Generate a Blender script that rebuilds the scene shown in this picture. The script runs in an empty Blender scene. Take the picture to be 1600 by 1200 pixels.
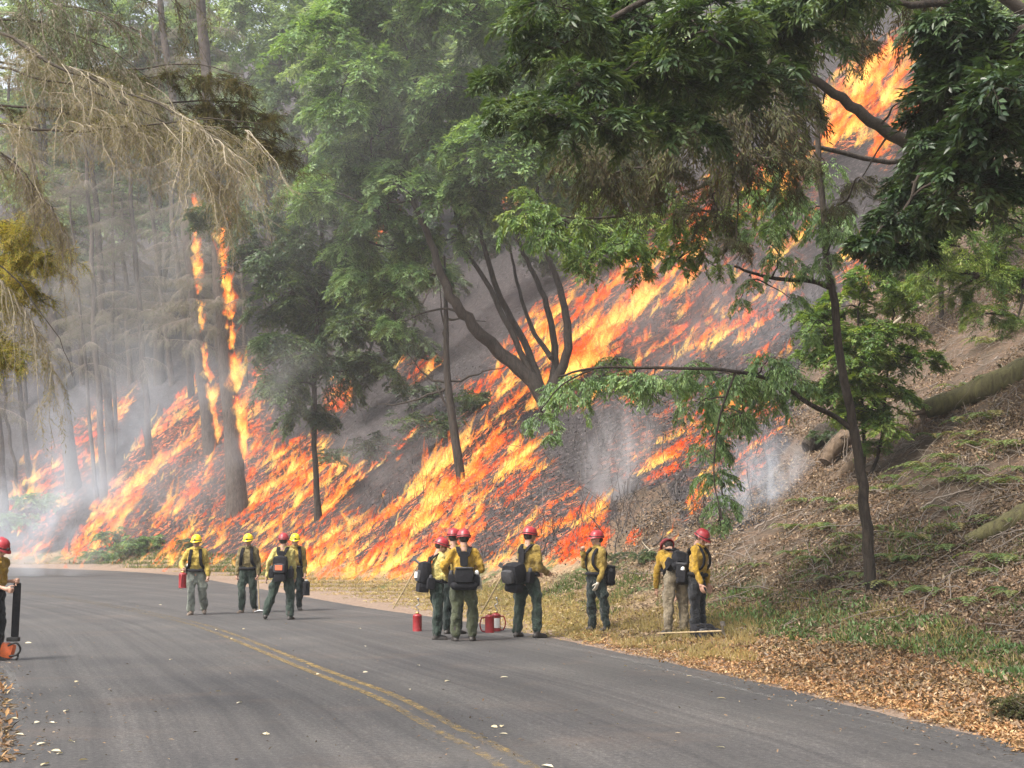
import bpy, math, random
import numpy as np
from mathutils import Vector, Matrix, noise as mnoise

S = bpy.context.scene
COL = S.collection
rng = np.random.default_rng(7)
random.seed(7)
PI = math.pi

# ------------------------------------------------------------------ camera, world, sun, exposure
F = 2100.0
TH = math.atan(240 / F)
CAMZ = 1.65
cam = bpy.data.cameras.new("camera")
cam.lens = 36 * F / 1600
cam.sensor_width = 36
cam.clip_start = 0.1
cam.clip_end = 2000
camo = bpy.data.objects.new("camera", cam)
COL.objects.link(camo)
camo.location = (0, 0, CAMZ)
camo.rotation_euler = (PI / 2 + TH, 0, 0)
S.camera = camo

SUN_EL, SUN_AZ = math.radians(54), math.radians(-128)     # azimuth measured from +Y towards +X
w = bpy.data.worlds.new("World")
S.world = w
w.use_nodes = True
nt = w.node_tree
sky = nt.nodes.new("ShaderNodeTexSky")
sky.sky_type = 'NISHITA'
sky.sun_disc = False
sky.sun_elevation = SUN_EL
sky.sun_rotation = SUN_AZ
sky.dust_density = 4.0
sky.air_density = 1.5
hs = nt.nodes.new("ShaderNodeHueSaturation")
hs.inputs['Saturation'].default_value = 0.45
nt.links.new(sky.outputs[0], hs.inputs['Color'])
bg = nt.nodes["Background"]
bg.inputs[1].default_value = 0.15
nt.links.new(hs.outputs[0], bg.inputs[0])
sun = bpy.data.lights.new("sun", 'SUN')
sun.energy = 2.7
sun.angle = math.radians(20)
sun.color = (1.0, 0.92, 0.82)
suno = bpy.data.objects.new("sun", sun)
COL.objects.link(suno)
sd = Vector((math.sin(SUN_AZ) * math.cos(SUN_EL), math.cos(SUN_AZ) * math.cos(SUN_EL), math.sin(SUN_EL)))
suno.rotation_euler = sd.to_track_quat('Z', 'Y').to_euler()
suno.location = (0, 0, 80)

S.view_settings.view_transform = 'Standard'
S.view_settings.look = 'None'
S.view_settings.gamma = 1
S.view_settings.use_curve_mapping = False
S.view_settings.exposure = 1.2
S.render.engine = 'CYCLES'
cy = S.cycles
cy.use_denoising = True
try:
    cy.denoiser = 'OPENIMAGEDENOISE'
    cy.denoising_input_passes = 'RGB_ALBEDO_NORMAL'
except Exception:
    pass
cy.max_bounces = 5
cy.diffuse_bounces = 3
cy.glossy_bounces = 2
cy.transmission_bounces = 3
cy.volume_bounces = 2
cy.transparent_max_bounces = 40
cy.use_adaptive_sampling = True
cy.adaptive_threshold = 0.02
cy.sample_clamp_indirect = 3
cy.volume_step_rate = 2.0
cy.volume_max_steps = 64
HAZE = 0.0008

# ------------------------------------------------------------------ picture <-> place helpers
def ray(u, v):
    """direction of the line of sight through a point of the photograph, scaled to y = 1"""
    a = u - 800.0
    b = 600.0 - v
    y = F * math.cos(TH) - b * math.sin(TH)
    z = F * math.sin(TH) + b * math.cos(TH)
    return np.array([a / y, 1.0, z / y])

def P(u, v, Y):
    r = ray(u, v) * Y
    return np.array([r[0], Y, r[2] + CAMZ])

def project(p):
    """(N,3) world points -> u, v"""
    x, y, z = p[:, 0], p[:, 1], p[:, 2] - CAMZ
    fw = y * math.cos(TH) + z * math.sin(TH)
    up = -y * math.sin(TH) + z * math.cos(TH)
    fw = np.maximum(fw, 0.01)
    return 800 + F * x / fw, 600 - F * up / fw

# ------------------------------------------------------------------ noise
def _hash(ix, iy, seed=0):
    h = (ix.astype(np.int64) * 374761393 + iy.astype(np.int64) * 668265263 + seed * 1274126177) & 0x7fffffff
    h = ((h ^ (h >> 13)) * 1274126177) & 0x7fffffff
    return ((h ^ (h >> 16)) & 0xffff) / 65535.0

def vnoise(x, y, seed=0):
    ix, iy = np.floor(x), np.floor(y)
    fx, fy = x - ix, y - iy
    fx, fy = fx * fx * (3 - 2 * fx), fy * fy * (3 - 2 * fy)
    a, b = _hash(ix, iy, seed), _hash(ix + 1, iy, seed)
    c, d = _hash(ix, iy + 1, seed), _hash(ix + 1, iy + 1, seed)
    return (a * (1 - fx) + b * fx) * (1 - fy) + (c * (1 - fx) + d * fx) * fy

def fbm(x, y, o=3, seed=0):
    s, a, t = 0, 1.0, 0
    for i in range(o):
        s = s + a * vnoise(x * 2 ** i, y * 2 ** i, seed + i)
        t += a
        a *= 0.5
    return s / t

def sstep(a, b, x):
    t = np.clip((x - a) / (b - a), 0, 1)
    return t * t * (3 - 2 * t)

# ------------------------------------------------------------------ mesh collector
def norm(a):
    return a / np.maximum(np.linalg.norm(a, axis=-1, keepdims=True), 1e-9)

class Geo:
    def __init__(self):
        self.v, self.f, self.n = [], {3: [], 4: []}, 0
        self.r = {3: [], 4: []}
        self.m = {3: [], 4: []}
        self.t = []
    def add(self, v, f, r=None, m=0, t=None):
        v = np.asarray(v, float).reshape(-1, 3)
        f = np.asarray(f, int)
        k = f.shape[1]
        self.v.append(v)
        self.t.append(np.zeros(len(v)) if t is None else np.broadcast_to(np.asarray(t, float), (len(v),)))
        self.f[k].append(f + self.n)
        self.r[k].append(np.full(len(f), random.random()) if r is None else np.broadcast_to(np.asarray(r, float), (len(f),)))
        self.m[k].append(np.full(len(f), m, int))
        self.n += len(v)
    def addm(self, v, fs, r=None, m=0):
        """a mesh with mixed face sizes: fs = list of tuples"""
        v = np.asarray(v, float).reshape(-1, 3)
        rr = random.random() if r is None else r
        first = True
        n0 = self.n
        self.v.append(v); self.t.append(np.zeros(len(v))); self.n += len(v)
        for k in (3, 4):
            sel = [f for f in fs if len(f) == k]
            if sel:
                a = np.asarray(sel, int) + n0
                self.f[k].append(a)
                self.r[k].append(np.full(len(a), rr))
                self.m[k].append(np.full(len(a), m, int))
    def mesh(self, name, smooth=True):
        me = bpy.data.meshes.new(name)
        if not self.v:
            return me
        V = np.concatenate(self.v)
        q = np.concatenate(self.f[4]) if self.f[4] else np.zeros((0, 4), int)
        t = np.concatenate(self.f[3]) if self.f[3] else np.zeros((0, 3), int)
        me.vertices.add(len(V))
        me.vertices.foreach_set('co', V.astype(np.float32).ravel())
        nl = q.size + t.size
        me.loops.add(nl)
        me.loops.foreach_set('vertex_index', np.concatenate([q.ravel(), t.ravel()]).astype(np.int32))
        me.polygons.add(len(q) + len(t))
        ls = np.concatenate([np.arange(len(q)) * 4, q.size + np.arange(len(t)) * 3])
        me.polygons.foreach_set('loop_start', ls.astype(np.int32))
        mi = np.concatenate((self.m[4] if self.f[4] else []) + (self.m[3] if self.f[3] else []))
        me.polygons.foreach_set('material_index', mi.astype(np.int32))
        me.update(calc_edges=True)
        me.polygons.foreach_set('use_smooth', np.full(len(q) + len(t), smooth))
        r = np.concatenate((self.r[4] if self.f[4] else []) + (self.r[3] if self.f[3] else []))
        at = me.attributes.new('r', 'FLOAT', 'FACE')
        at.data.foreach_set('value', r.astype(np.float32))
        at = me.attributes.new('t', 'FLOAT', 'POINT')
        at.data.foreach_set('value', np.concatenate(self.t).astype(np.float32))
        return me
    def build(self, name, mats, parent=None, smooth=True):
        me = self.mesh(name, smooth)
        o = bpy.data.objects.new(name, me)
        COL.objects.link(o)
        for mm in (mats if isinstance(mats, (list, tuple)) else [mats]):
            me.materials.append(mm)
        if parent is not None:
            o.parent = parent
        return o

def tag(o, label=None, cat=None, group=None, kind=None):
    if label: o['label'] = label
    if cat: o['category'] = cat
    if group: o['group'] = group
    if kind: o['kind'] = kind
    return o

def empty(name, loc, label=None, cat=None, group=None, rz=0, kind=None):
    o = bpy.data.objects.new(name, None)
    o.empty_display_size = 0.2
    COL.objects.link(o)
    o.location = loc
    o.rotation_euler = (0, 0, rz)
    return tag(o, label, cat, group, kind)

def tubes(g, paths, radii, sides=4, m=0, cap=False, r=None, t=None):
    """paths (N,K,3), radii (N,K)"""
    paths = np.asarray(paths, float)
    if paths.ndim == 2:
        paths = paths[None]
    radii = np.asarray(radii, float)
    if radii.ndim == 1:
        radii = np.broadcast_to(radii, paths.shape[:2])
    N, K, _ = paths.shape
    tan = norm(np.gradient(paths, axis=1))
    ref = np.array([0.31, 0.17, 0.93])
    mean = norm(paths[:, -1] - paths[:, 0])
    refs = np.where((np.abs(mean @ ref) > 0.85)[:, None], np.array([0.9, -0.3, 0.1]), ref)
    a = norm(np.cross(tan, refs[:, None, :]))
    b = np.cross(tan, a)
    ang = np.arange(sides) / sides * 2 * PI
    ring = a[:, :, None] * np.cos(ang)[None, None, :, None] + b[:, :, None] * np.sin(ang)[None, None, :, None]
    V = paths[:, :, None] + ring * radii[:, :, None, None]
    idx = np.arange(N * K * sides).reshape(N, K, sides)
    i0 = idx[:, :-1]; i1 = idx[:, 1:]
    q = np.stack([i0, np.roll(i0, -1, 2), np.roll(i1, -1, 2), i1], -1).reshape(-1, 4)
    if r is None:
        rr = np.repeat(rng.random(N), (K - 1) * sides)
    else:
        rr = np.repeat(np.broadcast_to(r, (N,)), (K - 1) * sides)
    g.add(V.reshape(-1, 3), q, rr, m)
    if cap:
        for n in range(N):
            for k, s in ((0, -1), (K - 1, 1)):
                ctr = paths[n, k]
                vs = np.vstack([V[n, k], ctr + tan[n, k] * s * radii[n, k] * 0.25])
                fs = [(i, (i + 1) % sides, sides) for i in range(sides)]
                if s < 0: fs = [(y, x, z) for x, y, z in fs]
                g.addm(vs, fs, 0.5, m)

def spline(pts, n):
    pts = np.asarray(pts, float)
    K = len(pts)
    if K == 2:
        t = np.linspace(0, 1, n)[:, None]
        return pts[0] * (1 - t) + pts[1] * t
    P_ = np.vstack([2 * pts[0] - pts[1], pts, 2 * pts[-1] - pts[-2]])
    out = []
    for s in np.linspace(0, K - 1 - 1e-6, n):
        i = int(s); u = s - i
        p0, p1, p2, p3 = P_[i:i + 4]
        out.append(0.5 * (2 * p1 + (p2 - p0) * u + (2 * p0 - 5 * p1 + 4 * p2 - p3) * u * u + (3 * p1 - p0 - 3 * p2 + p3) * u ** 3))
    return np.array(out)

def leaves(g, pos, d, nrm, L, W, m=0, r=None, shape=4, fold=0.25):
    """pos,d,nrm (N,3); L,W scalars or (N,)"""
    N = len(pos)
    if N == 0: return
    L = np.broadcast_to(L, (N,))[:, None]
    W = np.broadcast_to(W, (N,))[:, None]
    d = norm(d)
    s = norm(np.cross(d, nrm))
    up = np.cross(s, d)
    r = rng.random(N) if r is None else np.broadcast_to(r, (N,))
    if shape == 4:
        V = np.stack([pos, pos + d * L * 0.45 + s * W * 0.5 + up * W * fold, pos + d * L, pos + d * L * 0.45 - s * W * 0.5 + up * W * fold], 1)
        i = np.arange(N)[:, None] * 4
        q = np.concatenate([i + np.array([[0, 1, 2]]), i + np.array([[0, 2, 3]])], 0)
        g.add(V.reshape(-1, 3), q, np.concatenate([r, r]), m)
    else:
        sag = -up * L * 0.10
        V = np.stack([pos, pos + d * L * 0.3 + s * W * 0.45 + up * W * fold, pos + d * L * 0.68 + s * W * 0.42 + up * W * fold + sag * 0.4,
                      pos + d * L + sag, pos + d * L * 0.68 - s * W * 0.42 + up * W * fold + sag * 0.4, pos + d * L * 0.3 - s * W * 0.45 + up * W * fold,
                      pos + d * L * 0.5 + sag * 0.1], 1)
        i = np.arange(N)[:, None] * 7
        q4 = np.concatenate([i + np.array([[0, 1, 2, 6]]), i + np.array([[6, 2, 3, 4]]), i + np.array([[0, 6, 4, 5]])], 0)
        g.add(V.reshape(-1, 3), q4, np.concatenate([r, r, r]), m)

def rdirs(n):
    return norm(rng.normal(size=(n, 3)))

# ------------------------------------------------------------------ materials
def new_mat(name):
    m = bpy.data.materials.new(name)
    m.use_nodes = True
    n = m.node_tree
    b = n.nodes["Principled BSDF"]
    return m, n, b

def ramp(n, fac, stops):
    c = n.nodes.new("ShaderNodeValToRGB")
    e = c.color_ramp.elements
    while len(e) < len(stops):
        e.new(0.5)
    for el, (p, col) in zip(e, stops):
        el.position = p
        el.color = (*col, 1) if len(col) == 3 else col
    n.links.new(fac, c.inputs[0])
    return c.outputs[0]

def noise_node(n, scale, detail=3, rough=0.6, vec=None, stretch=None, dist=0):
    t = n.nodes.new("ShaderNodeTexNoise")
    t.inputs['Scale'].default_value = scale
    t.inputs['Detail'].default_value = detail
    t.inputs['Roughness'].default_value = rough
    t.inputs['Distortion'].default_value = dist
    if vec is None:
        tc = n.nodes.new("ShaderNodeTexCoord")
        vec = tc.outputs['Object']
    if stretch is not None:
        mp = n.nodes.new("ShaderNodeMapping")
        mp.inputs['Scale'].default_value = stretch
        n.links.new(vec, mp.inputs[0])
        vec = mp.outputs[0]
    n.links.new(vec, t.inputs['Vector'])
    return t.outputs['Fac']

def mathn(n, op, a, b=None, clamp=False):
    k = n.nodes.new("ShaderNodeMath")
    k.operation = op
    k.use_clamp = clamp
    for i, x in enumerate((a, b)):
        if x is None: continue
        if isinstance(x, (int, float)):
            k.inputs[i].default_value = x
        else:
            n.links.new(x, k.inputs[i])
    return k.outputs[0]

def mixc(n, fac, a, b, mode='MIX'):
    k = n.nodes.new("ShaderNodeMix")
    k.data_type = 'RGBA'
    k.blend_type = mode
    for i, x in ((0, fac), (6, a), (7, b)):
        if isinstance(x, (int, float)):
            k.inputs[i].default_value = x
        elif isinstance(x, tuple):
            k.inputs[i].default_value = (*x, 1)
        else:
            n.links.new(x, k.inputs[i])
    return k.outputs[2]

def attr(n, name):
    a = n.nodes.new("ShaderNodeAttribute")
    a.attribute_name = name
    return a.outputs['Fac']

def bump(n, b, h, strength=0.4, dist=0.02):
    k = n.nodes.new("ShaderNodeBump")
    k.inputs['Strength'].default_value = strength
    k.inputs['Distance'].default_value = dist
    n.links.new(h, k.inputs['Height'])
    n.links.new(k.outputs[0], b.inputs['Normal'])

def simple(name, col, rough=0.7, var=0.25, scale=12, bmp=0.25, metal=0, spec=0.5, dist=0.01):
    m, n, b = new_mat(name)
    f = noise_node(n, scale, 4)
    c1 = tuple(x * (1 - var) for x in col)
    c2 = tuple(min(1, x * (1 + var)) for x in col)
    n.links.new(ramp(n, f, [(0.3, c1), (0.7, c2)]), b.inputs['Base Color'])
    b.inputs['Roughness'].default_value = rough
    b.inputs['Metallic'].default_value = metal
    b.inputs['Specular IOR Level'].default_value = spec
    if bmp:
        bump(n, b, noise_node(n, scale * 3, 3), bmp, dist)
    return m

def leaf_mat(name, cols, rough=0.5, trans=0.3, spec=0.5):
    m, n, b = new_mat(name)
    k = len(cols)
    c = ramp(n, attr(n, 'r'), [(i / max(1, k - 1), cc) for i, cc in enumerate(cols)])
    f = noise_node(n, 0.8, 2)
    c = mixc(n, 1.0, c, ramp(n, f, [(0.3, (0.72, 0.75, 0.7)), (0.7, (1.15, 1.1, 1.0))]), 'MULTIPLY')
    n.links.new(c, b.inputs['Base Color'])
    b.inputs['Roughness'].default_value = rough
    b.inputs['Specular IOR Level'].default_value = spec
    tr = n.nodes.new("ShaderNodeBsdfTranslucent")
    n.links.new(mixc(n, 1.0, c, (1.3, 1.25, 0.5), 'MULTIPLY'), tr.inputs[0])
    mx = n.nodes.new("ShaderNodeMixShader")
    mx.inputs[0].default_value = trans
    n.links.new(b.outputs[0], mx.inputs[1])
    n.links.new(tr.outputs[0], mx.inputs[2])
    n.links.new(mx.outputs[0], n.nodes["Material Output"].inputs[0])
    return m

def bark_mat(name, c1, c2, scale=6):
    m, n, b = new_mat(name)
    f = noise_node(n, scale, 6, 0.7, stretch=(2.2, 2.2, 0.5), dist=0.8)
    n.links.new(ramp(n, f, [(0.3, c1), (0.7, c2)]), b.inputs['Base Color'])
    b.inputs['Roughness'].default_value = 0.9
    b.inputs['Specular IOR Level'].default_value = 0.2
    bump(n, b, f, 0.9, 0.05)
    return m

M = {}
M['bark_fir'] = bark_mat('fir bark', (0.03, 0.024, 0.021), (0.13, 0.105, 0.09))
M['bark_dark'] = bark_mat('dark bark', (0.018, 0.015, 0.013), (0.075, 0.06, 0.048))
M['bark_moss'] = bark_mat('mossy bark', (0.055, 0.045, 0.03), (0.16, 0.15, 0.065), 4)
M['bark_log'] = bark_mat('log bark', (0.06, 0.042, 0.03), (0.20, 0.145, 0.10), 5)
M['twig_pale'] = simple('lichened twig', (0.30, 0.26, 0.19), 0.95, 0.35, 30, 0.4)
M['twig_grey'] = simple('grey twig', (0.20, 0.165, 0.135), 0.95, 0.35, 30, 0.4)
M['twig_dark'] = simple('dark twig', (0.05, 0.04, 0.03), 0.95, 0.35, 30, 0.4)
M['leaf_bay'] = leaf_mat('tanoak leaf', [(0.032, 0.062, 0.028), (0.055, 0.10, 0.04), (0.075, 0.125, 0.045), (0.13, 0.19, 0.075)], 0.42)
M['leaf_mid'] = leaf_mat('bay leaf', [(0.07, 0.13, 0.055), (0.14, 0.25, 0.10), (0.21, 0.34, 0.14), (0.30, 0.43, 0.21)], 0.45, 0.38)
M['leaf_bright'] = leaf_mat('bright leaf', [(0.07, 0.14, 0.04), (0.12, 0.21, 0.05), (0.17, 0.26, 0.06), (0.24, 0.30, 0.08)], 0.5, 0.4)
M['leaf_dark'] = leaf_mat('oak leaf', [(0.018, 0.035, 0.017), (0.03, 0.06, 0.026), (0.05, 0.09, 0.035), (0.08, 0.13, 0.05)], 0.4, 0.2)
M['leaf_olive'] = leaf_mat('olive spray', [(0.04, 0.045, 0.02), (0.07, 0.075, 0.03), (0.085, 0.06, 0.035), (0.10, 0.12, 0.04)], 0.7, 0.3, 0.3)
M['needle'] = leaf_mat('fir needle', [(0.09, 0.12, 0.07), (0.14, 0.15, 0.10), (0.19, 0.17, 0.13), (0.13, 0.17, 0.09)], 0.8, 0.3, 0.2)
M['needle_gold'] = leaf_mat('golden needle', [(0.28, 0.29, 0.06), (0.42, 0.36, 0.09), (0.50, 0.38, 0.13), (0.24, 0.29, 0.06)], 0.8, 0.4, 0.2)
M['needle_brown'] = leaf_mat('brown needle', [(0.06, 0.06, 0.025), (0.09, 0.085, 0.03), (0.13, 0.10, 0.05), (0.08, 0.10, 0.035)], 0.8, 0.3, 0.2)
M['needle_lichen'] = leaf_mat('lichen strand', [(0.20, 0.18, 0.12), (0.32, 0.28, 0.20), (0.17, 0.18, 0.11), (0.26, 0.21, 0.14)], 0.9, 0.4, 0.1)
M['fern'] = leaf_mat('fern frond', [(0.07, 0.12, 0.04), (0.12, 0.18, 0.07), (0.18, 0.22, 0.09), (0.22, 0.19, 0.09)], 0.6, 0.35, 0.3)
M['grass_green'] = leaf_mat('green weeds', [(0.05, 0.09, 0.03), (0.09, 0.14, 0.045), (0.13, 0.18, 0.06), (0.2, 0.2, 0.08)], 0.7, 0.35, 0.3)
M['grass_dry'] = leaf_mat('dry grass', [(0.34, 0.25, 0.12), (0.45, 0.34, 0.17), (0.25, 0.22, 0.09), (0.5, 0.42, 0.25)], 0.8, 0.35, 0.2)
M['litter'] = leaf_mat('fallen leaf', [(0.07, 0.045, 0.032), (0.14, 0.09, 0.06), (0.24, 0.16, 0.11), (0.12, 0.09, 0.06), (0.18, 0.12, 0.08), (0.45, 0.35, 0.25)], 0.8, 0.1, 0.3)
M['litter_orange'] = leaf_mat('orange fallen leaf', [(0.26, 0.13, 0.06), (0.40, 0.21, 0.10), (0.20, 0.11, 0.06), (0.48, 0.29, 0.14), (0.30, 0.19, 0.11), (0.60, 0.45, 0.27)], 0.8, 0.1, 0.3)
M['litter_pale'] = leaf_mat('pale fallen leaf', [(0.6, 0.53, 0.4), (0.7, 0.64, 0.5), (0.5, 0.42, 0.28), (0.66, 0.56, 0.36)], 0.7, 0.1, 0.4)
M['char_leaf'] = leaf_mat('charred debris', [(0.02, 0.018, 0.018), (0.05, 0.045, 0.045), (0.10, 0.09, 0.09), (0.16, 0.14, 0.14)], 0.9, 0.0, 0.2)

# ------------------------------------------------------------------ road edges and the lie of the land
RE = [(4.6, -24), (4.9, -10), (5.0, 0), (4.8, 4), (4.45, 8), (4.01, 10.7), (3.66, 12.4), (3.09, 14.4), (2.41, 16.9), (1.7, 19.4), (0.55, 23.1), (-0.2, 26.4),
      (-3.3, 34.3), (-7.5, 45), (-13.0, 58.5), (-18.0, 67), (-24, 73.5), (-31, 79), (-45, 85), (-70, 97), (-110, 112)]
LE = [(-1.6, -24), (-1.8, -10), (-2.0, 0), (-2.4, 5), (-3.35, 9.6), (-4.7, 13.3), (-6.3, 17.3), (-8.6, 21.6), (-11.8, 26), (-16, 31), (-22.5, 38), (-33, 47), (-50, 58), (-75, 70), (-115, 84)]
CE = [(1.4, -24), (1.4, -10), (1.2, 0), (0.8, 5), (0.11, 9.6), (-0.6, 12), (-1.36, 14.4), (-2.41, 17), (-5.12, 23.9), (-6.86, 27.7), (-10.6, 34.5), (-16, 43), (-22, 51), (-31, 60), (-47, 72), (-72, 83), (-112, 97)]
LE = [(x - 0.38, y) for x, y in LE]
REs, LEs, CEs = spline(RE, 500), spline(LE, 400), spline(CE, 400)

def edge_dist(x, y, C):
    """signed distance to a curve, positive on its right-hand (uphill) side"""
    x = np.asarray(x, float).ravel(); y = np.asarray(y, float).ravel()
    out = np.empty(len(x))
    T = norm(np.gradient(C, axis=0))
    for a in range(0, len(x), 20000):
        dx = x[a:a + 20000, None] - C[None, :, 0]
        dy = y[a:a + 20000, None] - C[None, :, 1]
        k = np.argmin(dx * dx + dy * dy, 1)
        i = np.arange(len(k))
        ddx, ddy = dx[i, k], dy[i, k]
        sgn = np.sign(T[k, 1] * ddx - T[k, 0] * ddy)
        out[a:a + 20000] = sgn * np.hypot(ddx, ddy)
    return out

def height_raw(x, y):
    x = np.asarray(x, float); y = np.asarray(y, float)
    sh = x.shape
    d = edge_dist(x, y, REs).reshape(sh)
    w_ = 1.6 + 1.5 * sstep(34, 14, y) + 1.2 * sstep(0, 8, x)
    k = 0.8
    s = k * np.log1p(np.exp(np.clip((d - w_) / k, -30, 30)))
    s = np.where(d - w_ > 20, d - w_, s)
    tanp = 0.70 + 0.16 * sstep(30, 60, y)
    h = tanp * s
    h = np.where(h < 45, h, 45 + 30 * np.tanh((h - 45) / 30))
    n = (fbm(x * 0.16, y * 0.16, 4, 3) - 0.5) * 2.2 * sstep(3, 14, d) + (fbm(x * 1.1, y * 1.1, 3, 9) - 0.5) * 0.35 * sstep(1.5, 5, d)
    h = h + n + 0.10 * sstep(0.3, 2.5, d) + (fbm(x * 1.7, y * 1.7, 3, 5) - 0.5) * 0.10 * sstep(0.1, 1.2, d)
    dl = edge_dist(x, y, LEs).reshape(sh)
    h = h + 0.05 * sstep(-0.2, -1.5, dl) * (fbm(x * 1.3, y * 1.3, 2, 8))
    return h - 0.02

GX = np.arange(-125, 95, 0.5)
GY = np.arange(-24, 205, 0.5)
_gx, _gy = np.meshgrid(GX[::1], GY[::1], indexing='ij')
# distance field on a coarser lattice where that is enough
HG = height_raw(_gx, _gy)

def H(x, y):
    x = np.asarray(x, float); y = np.asarray(y, float)
    fx = np.clip((x - GX[0]) / 0.5, 0, len(GX) - 1.001); fy = np.clip((y - GY[0]) / 0.5, 0, len(GY) - 1.001)
    ix, iy = fx.astype(int), fy.astype(int)
    tx, ty = fx - ix, fy - iy
    return (HG[ix, iy] * (1 - tx) + HG[ix + 1, iy] * tx) * (1 - ty) + (HG[ix, iy + 1] * (1 - tx) + HG[ix + 1, iy + 1] * tx) * ty

_ys = np.arange(7, 200, 0.12)
def ground_at(u, v):
    """where the line of sight through (u, v) meets the ground"""
    r = ray(u, v)
    x, z = r[0] * _ys, CAMZ + r[2] * _ys
    hit = np.nonzero(H(x, _ys) >= z)[0]
    k = hit[0] if len(hit) else len(_ys) - 1
    y = _ys[k]
    return np.array([r[0] * y, y, float(H(r[0] * y, y))])

def slope_up(x, y):
    e = 1.0
    g = np.stack([(H(x + e, y) - H(x - e, y)) / (2 * e), (H(x, y + e) - H(x, y - e)) / (2 * e)], -1)
    return g

def inpoly(u, v, poly):
    poly = np.asarray(poly, float)
    c = np.zeros(len(u), bool)
    j = len(poly) - 1
    for i in range(len(poly)):
        xi, yi = poly[i]; xj, yj = poly[j]
        c ^= ((yi > v) != (yj > v)) & (u < (xj - xi) * (v - yi) / (yj - yi + 1e-9) + xi)
        j = i
    return c

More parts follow.
